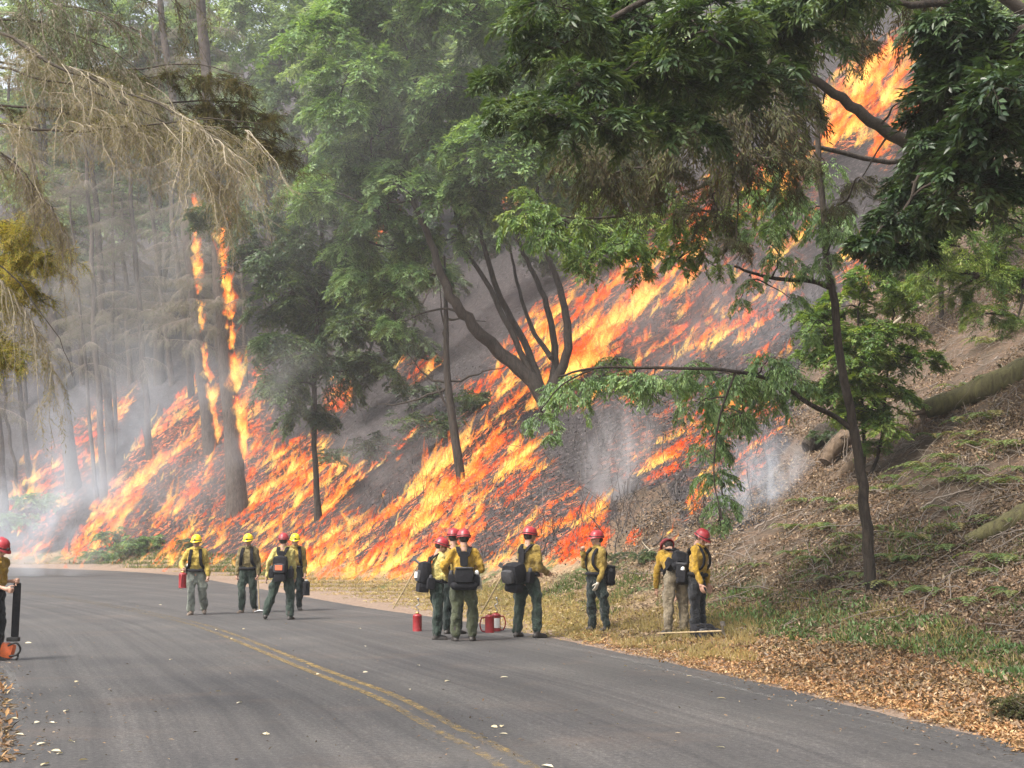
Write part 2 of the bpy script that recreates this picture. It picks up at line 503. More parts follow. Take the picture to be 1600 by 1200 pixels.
# where the hill burns, read off the photograph and laid on the slope
FIRES = [   # polygon, strength, flame size (m)
    ([(90, 885), (150, 790), (230, 690), (300, 600), (400, 560), (440, 700), (520, 740), (640, 650), (780, 640), (900, 760), (950, 880), (640, 910)], 0.405, 0.5),
    ([(780, 640), (760, 560), (840, 480), (960, 400), (1060, 300), (1130, 260), (1110, 380), (1050, 500), (950, 640)], 0.27, 0.72),
    ([(1110, 380), (1130, 260), (1290, 230), (1260, 420), (1230, 560), (1100, 620), (960, 640), (1050, 500)], 0.17, 0.6),
    ([(930, 740), (980, 640), (1150, 600), (1225, 640), (1180, 780), (1060, 750)], 0.36, 0.42),
    ([(20, 880), (10, 760), (60, 700), (140, 640), (210, 620), (120, 800), (60, 885)], 0.34, 0.7),
    ([(470, 905), (560, 912), (650, 905), (700, 880), (760, 835), (748, 770), (790, 655), (735, 680), (690, 720), (640, 765), (580, 815), (500, 845), (455, 880)], 1.0, 1.0),
    ([(750, 765), (775, 690), (810, 690), (850, 745), (800, 800), (765, 785)], 0.8, 0.6),
    ([(765, 860), (800, 810), (850, 770), (915, 765), (890, 830), (840, 860)], 0.75, 0.7),
    ([(850, 880), (880, 830), (935, 785), (948, 850), (930, 880), (890, 885)], 0.9, 0.9),
    ([(530, 760), (600, 700), (670, 650), (672, 668), (600, 720), (545, 765)], 0.8, 0.45),
    ([(90, 882), (140, 805), (200, 715), (300, 600), (305, 650), (260, 720), (200, 800), (165, 860)], 1.0, 1.0),
    ([(240, 720), (300, 655), (330, 640), (300, 700), (262, 735)], 0.6, 0.7),
    ([(220, 850), (262, 780), (325, 705), (330, 740), (290, 800), (240, 850)], 0.9, 0.9),
    ([(235, 888), (290, 810), (370, 760), (400, 790), (380, 850), (330, 890)], 0.55, 0.7),
    ([(380, 760), (385, 700), (470, 715), (560, 735), (520, 800), (450, 850), (400, 860)], 0.75, 0.8),
    ([(370, 690), (375, 640), (405, 620), (405, 690)], 0.7, 0.7),
    ([(350, 892), (400, 855), (470, 850), (480, 905), (400, 895)], 0.55, 0.6),
    ([(20, 875), (60, 820), (100, 765), (135, 690), (120, 760), (80, 820), (45, 875)], 0.7, 0.7),
    ([(10, 785), (50, 755), (75, 770), (30, 795)], 0.6, 0.6),
    ([(60, 750), (95, 705), (135, 680), (110, 730)], 0.5, 0.6),
    ([(860, 610), (885, 500), (950, 440), (1025, 425), (1010, 490), (950, 540), (905, 600)], 0.60, 0.85),
    ([(700, 600), (760, 590), (830, 520), (860, 520), (850, 640), (780, 660)], 0.35, 0.6),
    ([(790, 560), (830, 500), (900, 420), (950, 405), (890, 470), (850, 560)], 0.6, 0.8),
    ([(1010, 480), (1060, 380), (1090, 290), (1110, 330), (1085, 420), (1080, 500), (1050, 540)], 0.45, 0.9),
    ([(1165, 330), (1190, 250), (1235, 240), (1245, 320)], 0.8, 1.0),
    ([(1278, 232), (1285, 160), (1300, 125), (1350, 85), (1400, 80), (1400, 130), (1380, 190), (1350, 225), (1300, 245)], 1.0, 1.5),
    ([(1400, 80), (1475, 90), (1465, 150), (1400, 205), (1395, 260), (1350, 250), (1390, 180)], 0.55, 1.1),
    ([(1300, 445), (1310, 405), (1350, 395), (1360, 450)], 0.8, 0.7),
    ([(1000, 760), (1020, 700), (1110, 660), (1090, 700), (1040, 750)], 0.45, 0.45),
    ([(1070, 805), (1075, 775), (1105, 770), (1105, 805)], 0.8, 0.6),
    ([(1150, 740), (1160, 700), (1195, 660), (1190, 720), (1165, 770)], 0.5, 0.6),
    ([(1210, 680), (1212, 640), (1235, 640), (1230, 680)], 0.7, 0.6),
    ([(980, 862), (982, 835), (996, 835), (996, 862)], 1.0, 0.5),
    ([(1030, 870), (1035, 840), (1055, 840), (1055, 870)], 1.0, 0.5),
    ([(980, 700), (990, 640), (1080, 620), (1100, 660)], 0.25, 0.4),
    ([(1100, 600), (1180, 500), (1240, 480), (1230, 520), (1160, 600)], 0.15, 0.5),
    ([(520, 505), (525, 470), (545, 475), (540, 505)], 0.9, 0.9), ([(532, 450), (535, 425), (555, 425), (552, 448)], 0.9, 0.9),
    ([(565, 405), (570, 365), (600, 335), (615, 345), (590, 400)], 0.7, 0.9), ([(782, 325), (785, 285), (805, 285), (805, 325)], 1.0, 1.2),
    ([(500, 645), (510, 600), (550, 600), (545, 640)], 0.7, 0.7), ([(610, 590), (620, 560), (690, 560), (660, 600)], 0.3, 0.6),
    ([(440, 720), (455, 690), (500, 680), (510, 730)], 0.7, 0.7), ([(390, 610), (395, 570), (412, 570), (408, 610)], 0.8, 0.8),
]
NOFIRE = [(545, 785), (535, 720), (600, 660), (690, 640), (760, 650), (700, 700), (640, 765), (580, 810)]
BURN = [(-200, 880), (250, 886), (450, 900), (640, 905), (760, 868), (900, 880), (960, 850), (990, 760), (1060, 760), (1100, 830), (1150, 845), (1195, 800), (1235, 700), (1260, 600), (1290, 470), (1390, 420), (1480, 200), (1500, -300), (-200, -300)]
# ------------------------------------------------------------------ ground sheet
def axis(segs):
    out = []
    for a, b, s in segs:
        out.append(np.arange(a, b, s))
    return np.concatenate(out + [[segs[-1][1]]])
ax = axis([(-125, -40, 2.5), (-40, -30, 1.0), (-30, 26, 0.4), (26, 40, 1.0), (40, 94, 3)])
ay = axis([(-24, 6, 2), (6, 60, 0.4), (60, 90, 1.0), (90, 204, 3)])
X_, Y_ = np.meshgrid(ax, ay, indexing='ij')
Z_ = H(X_, Y_)
g = Geo()
V = np.stack([X_, Y_, Z_], -1).reshape(-1, 3)
idx = np.arange(len(V)).reshape(X_.shape)
q = np.stack([idx[:-1, :-1], idx[1:, :-1], idx[1:, 1:], idx[:-1, 1:]], -1).reshape(-1, 4)
g.add(V, q, 0.5)
dR = edge_dist(V[:, 0], V[:, 1], REs)
dL = edge_dist(V[:, 0], V[:, 1], LEs)
pu, pv = project(V)
pu2 = pu + (fbm(V[:, 0] * .5, V[:, 1] * .5, 3, 21) - .5) * 90
pv2 = pv + (fbm(V[:, 0] * .5, V[:, 1] * .5, 3, 31) - .5) * 60
burn = inpoly(pu2, pv2, BURN).astype(float) * (V[:, 1] > 20) * sstep(1.0, 3.0, dR)
fire = np.zeros(len(V))
for poly, st, sz in FIRES:
    fire = np.maximum(fire, inpoly(pu, pv, poly) * st * (V[:, 1] > 20))
fire *= sstep(1.0, 2.4, dR) * np.where(inpoly(pu, pv, NOFIRE), 0.12, 1)

gm, n, b = new_mat("forest floor")
nf = noise_node(n, 2.2, 6, 0.7)
nfine = noise_node(n, 14, 5, 0.7)
litter = ramp(n, nfine, [(0.25, (0.045, 0.032, 0.023)), (0.5, (0.11, 0.074, 0.052)), (0.75, (0.21, 0.15, 0.108))])
litter = mixc(n, ramp(n, nf, [(0.42, (0, 0, 0)), (0.6, (1, 1, 1))]), litter, mixc(n, nfine, (0.045, 0.036, 0.027), (0.11, 0.083, 0.06)))
verge = ramp(n, nfine, [(0.3, (0.13, 0.09, 0.055)), (0.5, (0.23, 0.165, 0.10)), (0.7, (0.34, 0.26, 0.16))])
green = ramp(n, nfine, [(0.3, (0.04, 0.06, 0.025)), (0.7, (0.10, 0.13, 0.05))])
verge = mixc(n, ramp(n, noise_node(n, 0.9, 3), [(0.5, (0, 0, 0)), (0.62, (1, 1, 1))]), verge, green)
shoulder = ramp(n, nfine, [(0.3, (0.15, 0.105, 0.08)), (0.55, (0.25, 0.185, 0.14)), (0.8, (0.36, 0.27, 0.20))])
ash = ramp(n, noise_node(n, 5, 6, 0.75), [(0.3, (0.015, 0.013, 0.013)), (0.55, (0.045, 0.04, 0.041)), (0.75, (0.15, 0.13, 0.135))])
c = mixc(n, attr(n, 'verge'), litter, verge)
c = mixc(n, attr(n, 'shoulder'), c, shoulder)
bf = mathn(n, 'ADD', attr(n, 'burn'), mathn(n, 'MULTIPLY', mathn(n, 'SUBTRACT', nf, 0.5), 0.8))
c = mixc(n, ramp(n, bf, [(0.4, (0, 0, 0)), (0.6, (1, 1, 1))]), c, ash)
n.links.new(c, b.inputs['Base Color'])
b.inputs['Roughness'].default_value = 0.95
b.inputs['Specular IOR Level'].default_value = 0.15
bump(n, b, nfine, 0.7, 0.06)
# glowing embers in the burning litter
em = noise_node(n, 2.6, 6, 0.8, dist=0.8)
e2 = mathn(n, 'MULTIPLY', ramp(n, em, [(0.52, (0, 0, 0)), (0.60, (1, 1, 1))]), attr(n, 'fire'))
e3 = noise_node(n, 8, 4, 0.7)
ec = ramp(n, e3, [(0.35, (0.8, 0.06, 0.01)), (0.5, (1.0, 0.20, 0.03)), (0.65, (1.0, 0.5, 0.12))])
n.links.new(ec, b.inputs['Emission Color'])
n.links.new(mathn(n, 'MULTIPLY', e2, 0.8), b.inputs['Emission Strength'])
gm.cycles.emission_sampling = 'NONE'

def add_attr(me, name, arr):
    a = me.attributes.new(name, 'FLOAT', 'POINT')
    a.data.foreach_set('value', np.asarray(arr, np.float32))
ground = g.build('ground', gm)
add_attr(ground.data, 'burn', burn)
add_attr(ground.data, 'fire', fire)
add_attr(ground.data, 'verge', sstep(0.6, 1.2, dR) * sstep(4.4, 2.6, dR + (fbm(V[:, 0] * .6, V[:, 1] * .6, 2, 4) - .5) * 2))
add_attr(ground.data, 'shoulder', np.maximum(sstep(1.1, 0.5, dR), sstep(0, -0.2, dL)))
tag(ground, kind='structure')

# ------------------------------------------------------------------ road
def strip(C1, C2, n_across, z, name, mat, parent=None, jit=0.0, seed=0, s0=0, s1=1e9):
    """sheet between two curves sampled at the same number of points"""
    t = np.linspace(0, 1, n_across)
    K = len(C1)
    seg = np.hypot(*np.gradient(C1, axis=0).T)
    s = np.cumsum(seg)
    A, B = C1.copy(), C2.copy()
    if jit:
        dd = norm(B - A)
        A -= dd * ((fbm(s * 0.9, s * 0, 4, seed) - 0.5) * jit)[:, None]
        B += dd * ((fbm(s * 0.9, s * 0 + 7, 4, seed + 5) - 0.5) * jit)[:, None]
    Pq = A[:, None] * (1 - t)[None, :, None] + B[:, None] * t[None, :, None]
    V = np.concatenate([Pq, np.full(Pq.shape[:2] + (1,), z)], -1)
    idx = np.arange(K * n_across).reshape(K, n_across)
    q = np.stack([idx[:-1, :-1], idx[:-1, 1:], idx[1:, 1:], idx[1:, :-1]], -1).reshape(-1, 4)
    g = Geo(); g.add(V.reshape(-1, 3), q, 0.5)
    o = g.build(name, mat, parent)
    uv = o.data.uv_layers.new(name='UVMap')
    li = np.empty(len(o.data.loops), np.int32)
    o.data.loops.foreach_get('vertex_index', li)
    # metres along, metres across (from the centre line)
    cd = edge_dist(V.reshape(-1, 3)[:, 0], V.reshape(-1, 3)[:, 1], CEs)
    UV = np.stack([np.repeat(s, n_across), cd], -1)[li]
    uv.data.foreach_set('uv', UV.astype(np.float32).ravel())
    return o

def resample(C, n):
    s = np.concatenate([[0], np.cumsum(np.hypot(*np.diff(C, axis=0).T))])
    q = np.linspace(0, s[-1], n)
    return np.stack([np.interp(q, s, C[:, 0]), np.interp(q, s, C[:, 1])], -1)

def offset(C, d):
    T = norm(np.gradient(C, axis=0))
    return C + np.stack([T[:, 1], -T[:, 0]], -1) * d

NR = 900
CR = resample(CEs, NR)
def match(C):
    """for each centre point, the point of curve C straight across"""
    Cd = resample(C, 4000)
    T = norm(np.gradient(CR, axis=0))
    out = []
    for p, t in zip(CR, T):
        rel = Cd - p
        along = np.abs(rel @ t) + (np.hypot(rel[:, 0], rel[:, 1]) > 25) * 100
        out.append(Cd[np.argmin(along)])
    out = np.array(out)
    k = np.ones(9) / 9
    for a in (0, 1):
        out[4:-4, a] = np.convolve(out[:, a], k, 'valid')
    return out
RR, LR = match(REs), match(LEs)

rm, n, b = new_mat("asphalt")
tc = n.nodes.new("ShaderNodeUVMap")
sepn = n.nodes.new("ShaderNodeSeparateXYZ")
n.links.new(tc.outputs[0], sepn.inputs[0])
obj = n.nodes.new("ShaderNodeTexCoord").outputs['Object']
grain = noise_node(n, 90, 3, 0.8, vec=obj)
blot = noise_node(n, 0.45, 4, 0.6, vec=obj)
streak = noise_node(n, 1.0, 5, 0.7, vec=tc.outputs[0], stretch=(0.04, 4.5, 1))
mid = noise_node(n, 22, 4, 0.75, vec=obj)
grain = mathn(n, 'ADD', mathn(n, 'MULTIPLY', grain, 0.55), mathn(n, 'MULTIPLY', mid, 0.45))
base = ramp(n, grain, [(0.32, (0.022, 0.022, 0.023)), (0.5, (0.062, 0.060, 0.060)), (0.68, (0.15, 0.145, 0.14))])
base = mixc(n, 1.0, base, ramp(n, blot, [(0.3, (0.75, 0.75, 0.77)), (0.7, (1.22, 1.19, 1.14))]), 'MULTIPLY')
base = mixc(n, 1.0, base, ramp(n, streak, [(0.3, (0.64, 0.64, 0.65)), (0.7, (1.34, 1.32, 1.29))]), 'MULTIPLY')
# oily middle of each lane, paler wheel paths
wv = mathn(n, 'COSINE', mathn(n, 'MULTIPLY', mathn(n, 'SUBTRACT', mathn(n, 'ABSOLUTE', sepn.outputs['Y']), 1.75), 3.6))
wv = mathn(n, 'ADD', mathn(n, 'MULTIPLY', wv, 0.5), 0.5)
base = mixc(n, mathn(n, 'MULTIPLY', wv, mathn(n, 'MULTIPLY', blot, 0.45)), base, (0.036, 0.035, 0.036))
# brown dust and needles drifted over the asphalt
dust = noise_node(n, 0.7, 5, 0.65, vec=obj, stretch=(0.6, 1.0, 1), dist=0.3)
base = mixc(n, mathn(n, 'MULTIPLY', ramp(n, dust, [(0.55, (0, 0, 0)), (0.75, (1, 1, 1))]), 0.18), base, (0.20, 0.135, 0.095))
n.links.new(base, b.inputs['Base Color'])
b.inputs['Roughness'].default_value = 0.8
b.inputs['Specular IOR Level'].default_value = 0.35
bump(n, b, grain, 0.35, 0.006)
road = strip(LR, RR, 9, 0.004, 'road', rm, jit=0.30)
tag(road, kind='structure')

def paint_mat(name, col, wear):
    m, n, b = new_mat(name)
    f = noise_node(n, 7, 6, 0.8)
    f2 = noise_node(n, 60, 3, 0.8)
    k = mathn(n, 'ADD', mathn(n, 'MULTIPLY', f, 0.6), mathn(n, 'MULTIPLY', f2, 0.4))
    sy = n.nodes.new("ShaderNodeSeparateXYZ"); n.links.new(n.nodes.new("ShaderNodeTexCoord").outputs['Object'], sy.inputs[0])
    worn = n.nodes.new("ShaderNodeMapRange"); n.links.new(sy.outputs['Y'], worn.inputs['Value'])
    worn.inputs['From Min'].default_value = 8; worn.inputs['From Max'].default_value = 15; worn.inputs['To Min'].default_value = -0.10; worn.inputs['To Max'].default_value = 0.0
    k = mathn(n, 'ADD', k, worn.outputs[0])
    worn2 = n.nodes.new("ShaderNodeMapRange"); n.links.new(sy.outputs['Y'], worn2.inputs['Value'])
    worn2.inputs['From Min'].default_value = 17; worn2.inputs['From Max'].default_value = 30; worn2.inputs['To Min'].default_value = 0.0; worn2.inputs['To Max'].default_value = -0.07
    k = mathn(n, 'ADD', k, worn2.outputs[0])
    n.links.new(mixc(n, f2, tuple(x * .7 for x in col), col), b.inputs['Base Color'])
    b.inputs['Roughness'].default_value = 0.75
    tr = n.nodes.new("ShaderNodeBsdfTransparent"); mx = n.nodes.new("ShaderNodeMixShader")
    n.links.new(ramp(n, k, [(wear - 0.07, (0, 0, 0)), (wear + 0.1, (1, 1, 1))]), mx.inputs[0])
    n.links.new(tr.outputs[0], mx.inputs[1]); n.links.new(b.outputs[0], mx.inputs[2])
    n.links.new(mx.outputs[0], n.nodes["Material Output"].inputs[0])
    return m
PY = paint_mat('worn yellow paint', (0.36, 0.245, 0.08), 0.50)
PW = paint_mat('worn white paint', (0.30, 0.295, 0.28), 0.56)
for off in (-0.11, 0.11):
    strip(offset(CR, off - 0.05), offset(CR, off + 0.05), 2, 0.008, 'centre_line', PY, road)
strip(offset(RR, -0.45), offset(RR, -0.36), 2, 0.008, 'edge_line', PW, road)
strip(offset(LR, 0.22), offset(LR, 0.31), 2, 0.008, 'edge_line', PW, road)

# ------------------------------------------------------------------ fire
def flame_mat(name, strength, hot=0.0):
    m = bpy.data.materials.new(name)
    m.use_nodes = True
    n = m.node_tree
    n.nodes.clear()
    out = n.nodes.new("ShaderNodeOutputMaterial")
    t = attr(n, 't'); r = attr(n, 'r')
    lw = n.nodes.new("ShaderNodeLayerWeight")
    lw.inputs['Blend'].default_value = 0.5
    face = mathn(n, 'POWER', mathn(n, 'SUBTRACT', 1.0, lw.outputs['Facing']), 1.3)
    f = noise_node(n, 8.5, 4, 0.8, stretch=(1.4, 1.4, 0.8), dist=1.3)
    k = mathn(n, 'ADD', mathn(n, 'MULTIPLY', t, 0.62), mathn(n, 'MULTIPLY', mathn(n, 'SUBTRACT', r, 0.5), 0.7))
    k = mathn(n, 'ADD', k, mathn(n, 'MULTIPLY', mathn(n, 'SUBTRACT', 0.55, f), 1.6))
    k = mathn(n, 'SUBTRACT', k, hot)
    col = ramp(n, k, [(0.0, (1.0, 0.66, 0.16)), (0.16, (1.0, 0.40, 0.06)), (0.38, (1.0, 0.17, 0.025)), (0.8, (0.8, 0.06, 0.012))])
    msk = ramp(n, f, [(0.44, (0, 0, 0)), (0.54, (1, 1, 1))])
    fade = ramp(n, t, [(0.0, (0.3, 0.3, 0.3)), (0.3, (1, 1, 1)), (1.0, (0.3, 0.3, 0.3))])
    st = mathn(n, 'MULTIPLY', mathn(n, 'MULTIPLY', face, msk), mathn(n, 'MULTIPLY', fade, strength))
    em = n.nodes.new("ShaderNodeEmission")
    n.links.new(col, em.inputs[0]); n.links.new(st, em.inputs[1])
    tr = n.nodes.new("ShaderNodeBsdfTransparent")
    n.links.new(mixc(n, mathn(n, 'MULTIPLY', face, msk), (1, 1, 1), (0.72, 0.66, 0.62)), tr.inputs[0])
    ad = n.nodes.new("ShaderNodeAddShader")
    n.links.new(em.outputs[0], ad.inputs[0]); n.links.new(tr.outputs[0], ad.inputs[1])
    n.links.new(ad.outputs[0], out.inputs[0])
    m.cycles.emission_sampling = 'NONE'
    return m
M['flame'] = flame_mat('ground flame', 0.36, -0.05)
M['flame_hot'] = flame_mat('tall flame', 0.42, 0.02)

def tongues(g, base, d, h, rad, wob=0.17, r=None):
    """closed tapering flame tongues. base, d (N,3); h, rad (N,)"""
    N = len(base)
    ts = np.array([0, 0.28, 0.65, 1.0])
    rs = np.array([0.45, 1.0, 0.6, 0.03])
    off = rng.normal(size=(N, 4, 3)) * (wob * h)[:, None, None] * ts[None, :, None]
    paths = base[:, None] + d[:, None] * (h[:, None] * ts[None])[:, :, None] + off
    n0 = g.n
    tubes(g, paths, rad[:, None] * rs[None] * rng.uniform(0.7, 1.3, (N, 4)), 5, r=r)
    g.t[-1] = np.tile(np.repeat(ts, 5), N)

def scatter_poly(poly, n):
    poly = np.asarray(poly, float)
    lo, hi = poly.min(0), poly.max(0)
    out = np.zeros((0, 2))
    while len(out) < n:
        c = rng.uniform(lo, hi, (n * 3, 2))
        c = c[inpoly(c[:, 0], c[:, 1], poly)]
        out = np.vstack([out, c])
    return out[:n]

def poly_area(poly):
    p = np.asarray(poly, float)
    x, y = p[:, 0], p[:, 1]
    return abs(np.dot(x, np.roll(y, 1)) - np.dot(y, np.roll(x, 1))) / 2

FX = np.arange(0, 1620, 6.0); FY = np.arange(-60, 1210, 6.0)
_uu, _vv = np.meshgrid(FX, FY, indexing='ij')
HITY = np.full(_uu.shape, np.nan)
_r0 = (_uu - 800) / (F * math.cos(TH) - (600 - _vv) * math.sin(TH))
_r2 = (F * math.sin(TH) + (600 - _vv) * math.cos(TH)) / (F * math.cos(TH) - (600 - _vv) * math.sin(TH))
_open = np.ones(_uu.shape, bool)
for y in np.concatenate([np.arange(7, 80, 0.25), np.arange(80, 200, 0.6)]):
    hh = H(_r0 * y, np.full(_uu.shape, y))
    hit = _open & (hh >= CAMZ + _r2 * y)
    HITY[hit] = y
    _open &= ~hit
HITY[np.isnan(HITY)] = 200
def grounds(uv):
    """(N,2) picture points -> (N,3) ground points, from the table of sight-line hits"""
    i = np.clip(np.round((uv[:, 0] - FX[0]) / 6).astype(int), 0, len(FX) - 1)
    j = np.clip(np.round((uv[:, 1] - FY[0]) / 6).astype(int), 0, len(FY) - 1)
    y = HITY[i, j] + rng.uniform(-.15, .15, len(i))
    fy = F * math.cos(TH) - (600 - uv[:, 1]) * math.sin(TH)
    x = (uv[:, 0] - 800) / fy * y
    return np.stack([x, y, H(x, y)], -1)

fires_at = []
for k, (poly, st, sz) in enumerate(FIRES):
    A = poly_area(poly)
    N = int(min(5200 if k < 5 else 2000, max(14, A * (0.11 if k < 5 else 0.075) * (0.35 + st) / sz ** 1.0)))
    uv = scatter_poly(poly, N)
    p = grounds(uv)
    fires_at.append(p)
    if k < 5:
        p = p[~inpoly(uv[:, 0], uv[:, 1], NOFIRE) | (rng.random(len(uv)) < .06)]
    # streaks that run up the fall line
    gr = slope_up(p[:, 0], p[:, 1])
    gd = norm(gr)
    across = p[:, 0] * 0.435 - p[:, 1] * 0.9
    along = p[:, 0] * 0.9 + p[:, 1] * 0.435
    f = fbm(across * 1.5 + (fbm(p[:, 0] * .8, p[:, 1] * .8, 2, 12) - .5) * 1.6, along * 0.30, 3, 40)
    keep = f > np.interp(st, [0, 0.36, 0.6, 1], [0.66, 0.555, 0.50, 0.43])
    p, gd, f = p[keep], gd[keep], f[keep]
    if len(p) == 0: continue
    d = norm(np.stack([gd[:, 0] * 0.78, gd[:, 1] * 0.78, np.full(len(p), 1.0)], -1) + rng.normal(size=(len(p), 3)) * 0.24)
    depth = p[:, 1] / 40
    h = sz * rng.uniform(0.2, 1.0, len(p)) ** 1.5 * 1.15 * (0.6 + 1.6 * (f - 0.45)) * np.clip(depth, 0.6, 1.5)
    rad = h * rng.uniform(0.07, 0.19, len(p))
    g = Geo()
    blob = fbm(p[:, 0] * 1.1, p[:, 1] * 1.1 + p[:, 2], 3, 55)
    tongues(g, p - d * 0.08, d, h * (0.7 + 0.9 * sstep(.45, .7, blob)), rad, r=np.clip(0.5 + (0.53 - blob) * 2.4 + rng.normal(size=len(p)) * .12, 0, 1))
    o = g.build('flames', M['flame_hot'] if st > 0.93 else M['flame'])
    tag(o, kind='stuff')
    u0, v0 = np.mean(np.array(poly), 0)
    o['label'] = 'orange flames burning on the forest slope'
    o['category'] = 'fire'
    o['group'] = 'flames on the burning hillside'
# ------------------------------------------------------------------ trees
def sprays(g, gt, base, axis, length, nleaf, L, W, droop=0.25, m=0, shape=4, twig_r=0.004, spread=0.9, hang=0.25, r=None, twigs=True):
    """leafy twigs: base, axis (N,3), length (N,)"""
    N = len(base)
    if N == 0: return
    t = (np.arange(nleaf) + 0.6) / nleaf
    T = t[None, :, None]
    axis = norm(axis)
    side = norm(np.cross(axis, np.array([0, 0, 1.0]) + rng.normal(size=(N, 3)) * 0.25))
    upv = np.cross(side, axis)
    pos = base[:, None] + axis[:, None] * length[:, None, None] * T + np.array([0, 0, -1.0]) * (droop * length)[:, None, None] * T ** 2
    sgn = np.where(np.arange(nleaf) % 2 == 0, 1, -1)[None, :, None]
    tip = (T ** 2)
    d = axis[:, None] * (0.55 + 0.5 * tip) + side[:, None] * sgn * spread * (1 - 0.6 * tip) + rng.normal(size=(N, nleaf, 3)) * 0.28 + np.array([0, 0, -hang])
    nrm = upv[:, None] + rng.normal(size=(N, nleaf, 3)) * 0.35
    rr = None
    if r is not None:
        rr = np.clip(np.repeat(r, nleaf) + rng.normal(size=N * nleaf) * 0.18, 0, 1)
    leaves(g, pos.reshape(-1, 3), d.reshape(-1, 3), nrm.reshape(-1, 3), L * rng.uniform(0.65, 1.15, N * nleaf), W * rng.uniform(0.8, 1.15, N * nleaf), m, rr, shape)
    if twigs and gt is not None:
        tt = np.array([0, 1.0])[None, :, None]
        pth = base[:, None] + axis[:, None] * length[:, None, None] * tt + np.array([0, 0, -1.0]) * (droop * length)[:, None, None] * tt ** 2
        tubes(gt, pth, np.broadcast_to(np.array([1, .4]) * twig_r, (N, 2)), 3)

def boughs(g, gt, c, R, nb, ns, nleaf, L, W, droop=0.5, spray=0.5, up=0.35, shape=4, hang=0.25, from_=None, br=0.012, vary=0.3, twigs=False, twig_r=0.004, flat=0.7, zr=0.8):
    """a clump of arching boughs that leave its middle and droop at the ends, clothed with leafy sprays"""
    az = rng.uniform(0, 2 * PI, nb)
    el = rng.uniform(-0.35, 1.0, nb)
    dirs = np.stack([np.cos(az) * np.cos(el), np.sin(az) * np.cos(el), np.sin(el) * zr], -1)
    start = c + dirs * R * 0.15 + rng.normal(size=(nb, 3)) * R * 0.12
    ln = R * rng.uniform(0.7, 1.1, nb)
    K = 6
    ts = np.linspace(0, 1, K)[None, :, None]
    paths = start[:, None] + dirs[:, None] * ln[:, None, None] * ts + np.array([0, 0, 1.0]) * (ln * up)[:, None, None] * ts * (1 - ts) + np.array([0, 0, -1.0]) * (ln * droop)[:, None, None] * ts ** 2.2
    tubes(gt, paths, br * np.linspace(1, 0.25, K)[None] * np.ones((nb, 1)), 4)
    # sprays along each bough
    q = rng.uniform(0.18, 1.0, (nb, ns)) ** 0.8
    f = q * (K - 1)
    i = np.clip(f.astype(int), 0, K - 2); u = (f - i)[..., None]
    bi = np.arange(nb)[:, None]
    base = paths[bi, i] * (1 - u) + paths[bi, i + 1] * u
    tan = norm(paths[bi, i + 1] - paths[bi, i])
    side = norm(np.cross(tan, np.array([0, 0, 1.0])))
    s = rng.choice([-1, 1], (nb, ns))[..., None]
    a = tan * 0.6 + side * s * rng.uniform(0.3, 1.1, (nb, ns, 1)) + np.array([0, 0, 1.0]) * rng.normal(0.05, 0.35 * (1.2 - flat), (nb, ns, 1))
    lng = spray * (1.15 - 0.55 * q) * rng.uniform(0.7, 1.2, (nb, ns))
    rb = np.clip(rng.uniform(0.1, 0.9, nb)[:, None] + rng.normal(size=(nb, ns)) * vary * 0.5, 0, 1)
    sprays(g, gt, base.reshape(-1, 3), a.reshape(-1, 3), lng.ravel(), nleaf, L, W, 0.3, 0, shape, twig_r, 0.9, hang, rb.ravel(), twigs)

CL_SETS = {}
def clump_set(leafm, barkm, leaf, R, nb, ns, nleaf, droop=0.5, spray=0.5, shape=4, hang=0.25, br=0.012, flat=0.7, up=0.35, zr=0.8, twigs=True, k=5, spread=0.9):
    key = (leafm.name, leaf, R, nb, ns, nleaf, droop, spray, shape, hang)
    if key not in CL_SETS:
        out = []
        for i in range(k):
            g, gt = Geo(), Geo()
            boughs(g, gt, np.zeros(3), R, nb, ns, nleaf, leaf[0], leaf[1], droop, spray, up, shape, hang, br=br, twigs=twigs, flat=flat, zr=zr)
            for a in gt.m.values():
                for q in a: q += 1
            for j in range(len(gt.v)):
                pass
            off = g.n
            g.v += gt.v; g.t += gt.t; g.n += gt.n
            for kk in (3, 4):
                g.f[kk] += [a + off for a in gt.f[kk]]; g.r[kk] += gt.r[kk]; g.m[kk] += gt.m[kk]
            me = g.mesh('leafy_bough'); me.materials.append(leafm); me.materials.append(barkm)
            out.append(me)
        CL_SETS[key] = out
    return CL_SETS[key], R

def place_clumps(root, cs, items, name='leafy_bough', crown=True):
    """items: (centre relative to root, radius)"""
    meshes, R0 = cs
    par = root
    if crown:
        par = bpy.data.objects.new('crown', None); COL.objects.link(par); par.parent = root
    for c, R in items:
        o = bpy.data.objects.new(name, meshes[int(rng.integers(len(meshes)))])
        COL.objects.link(o)
        o.parent = par
        o.location = c
        o.rotation_euler = (rng.normal() * .12, rng.normal() * .12, rng.uniform(0, 2 * PI))
        k = R / R0
        o.scale = (k * rng.uniform(.9, 1.1), k * rng.uniform(.9, 1.1), k * rng.uniform(.85, 1.05))
        o['kind'] = 'stuff'

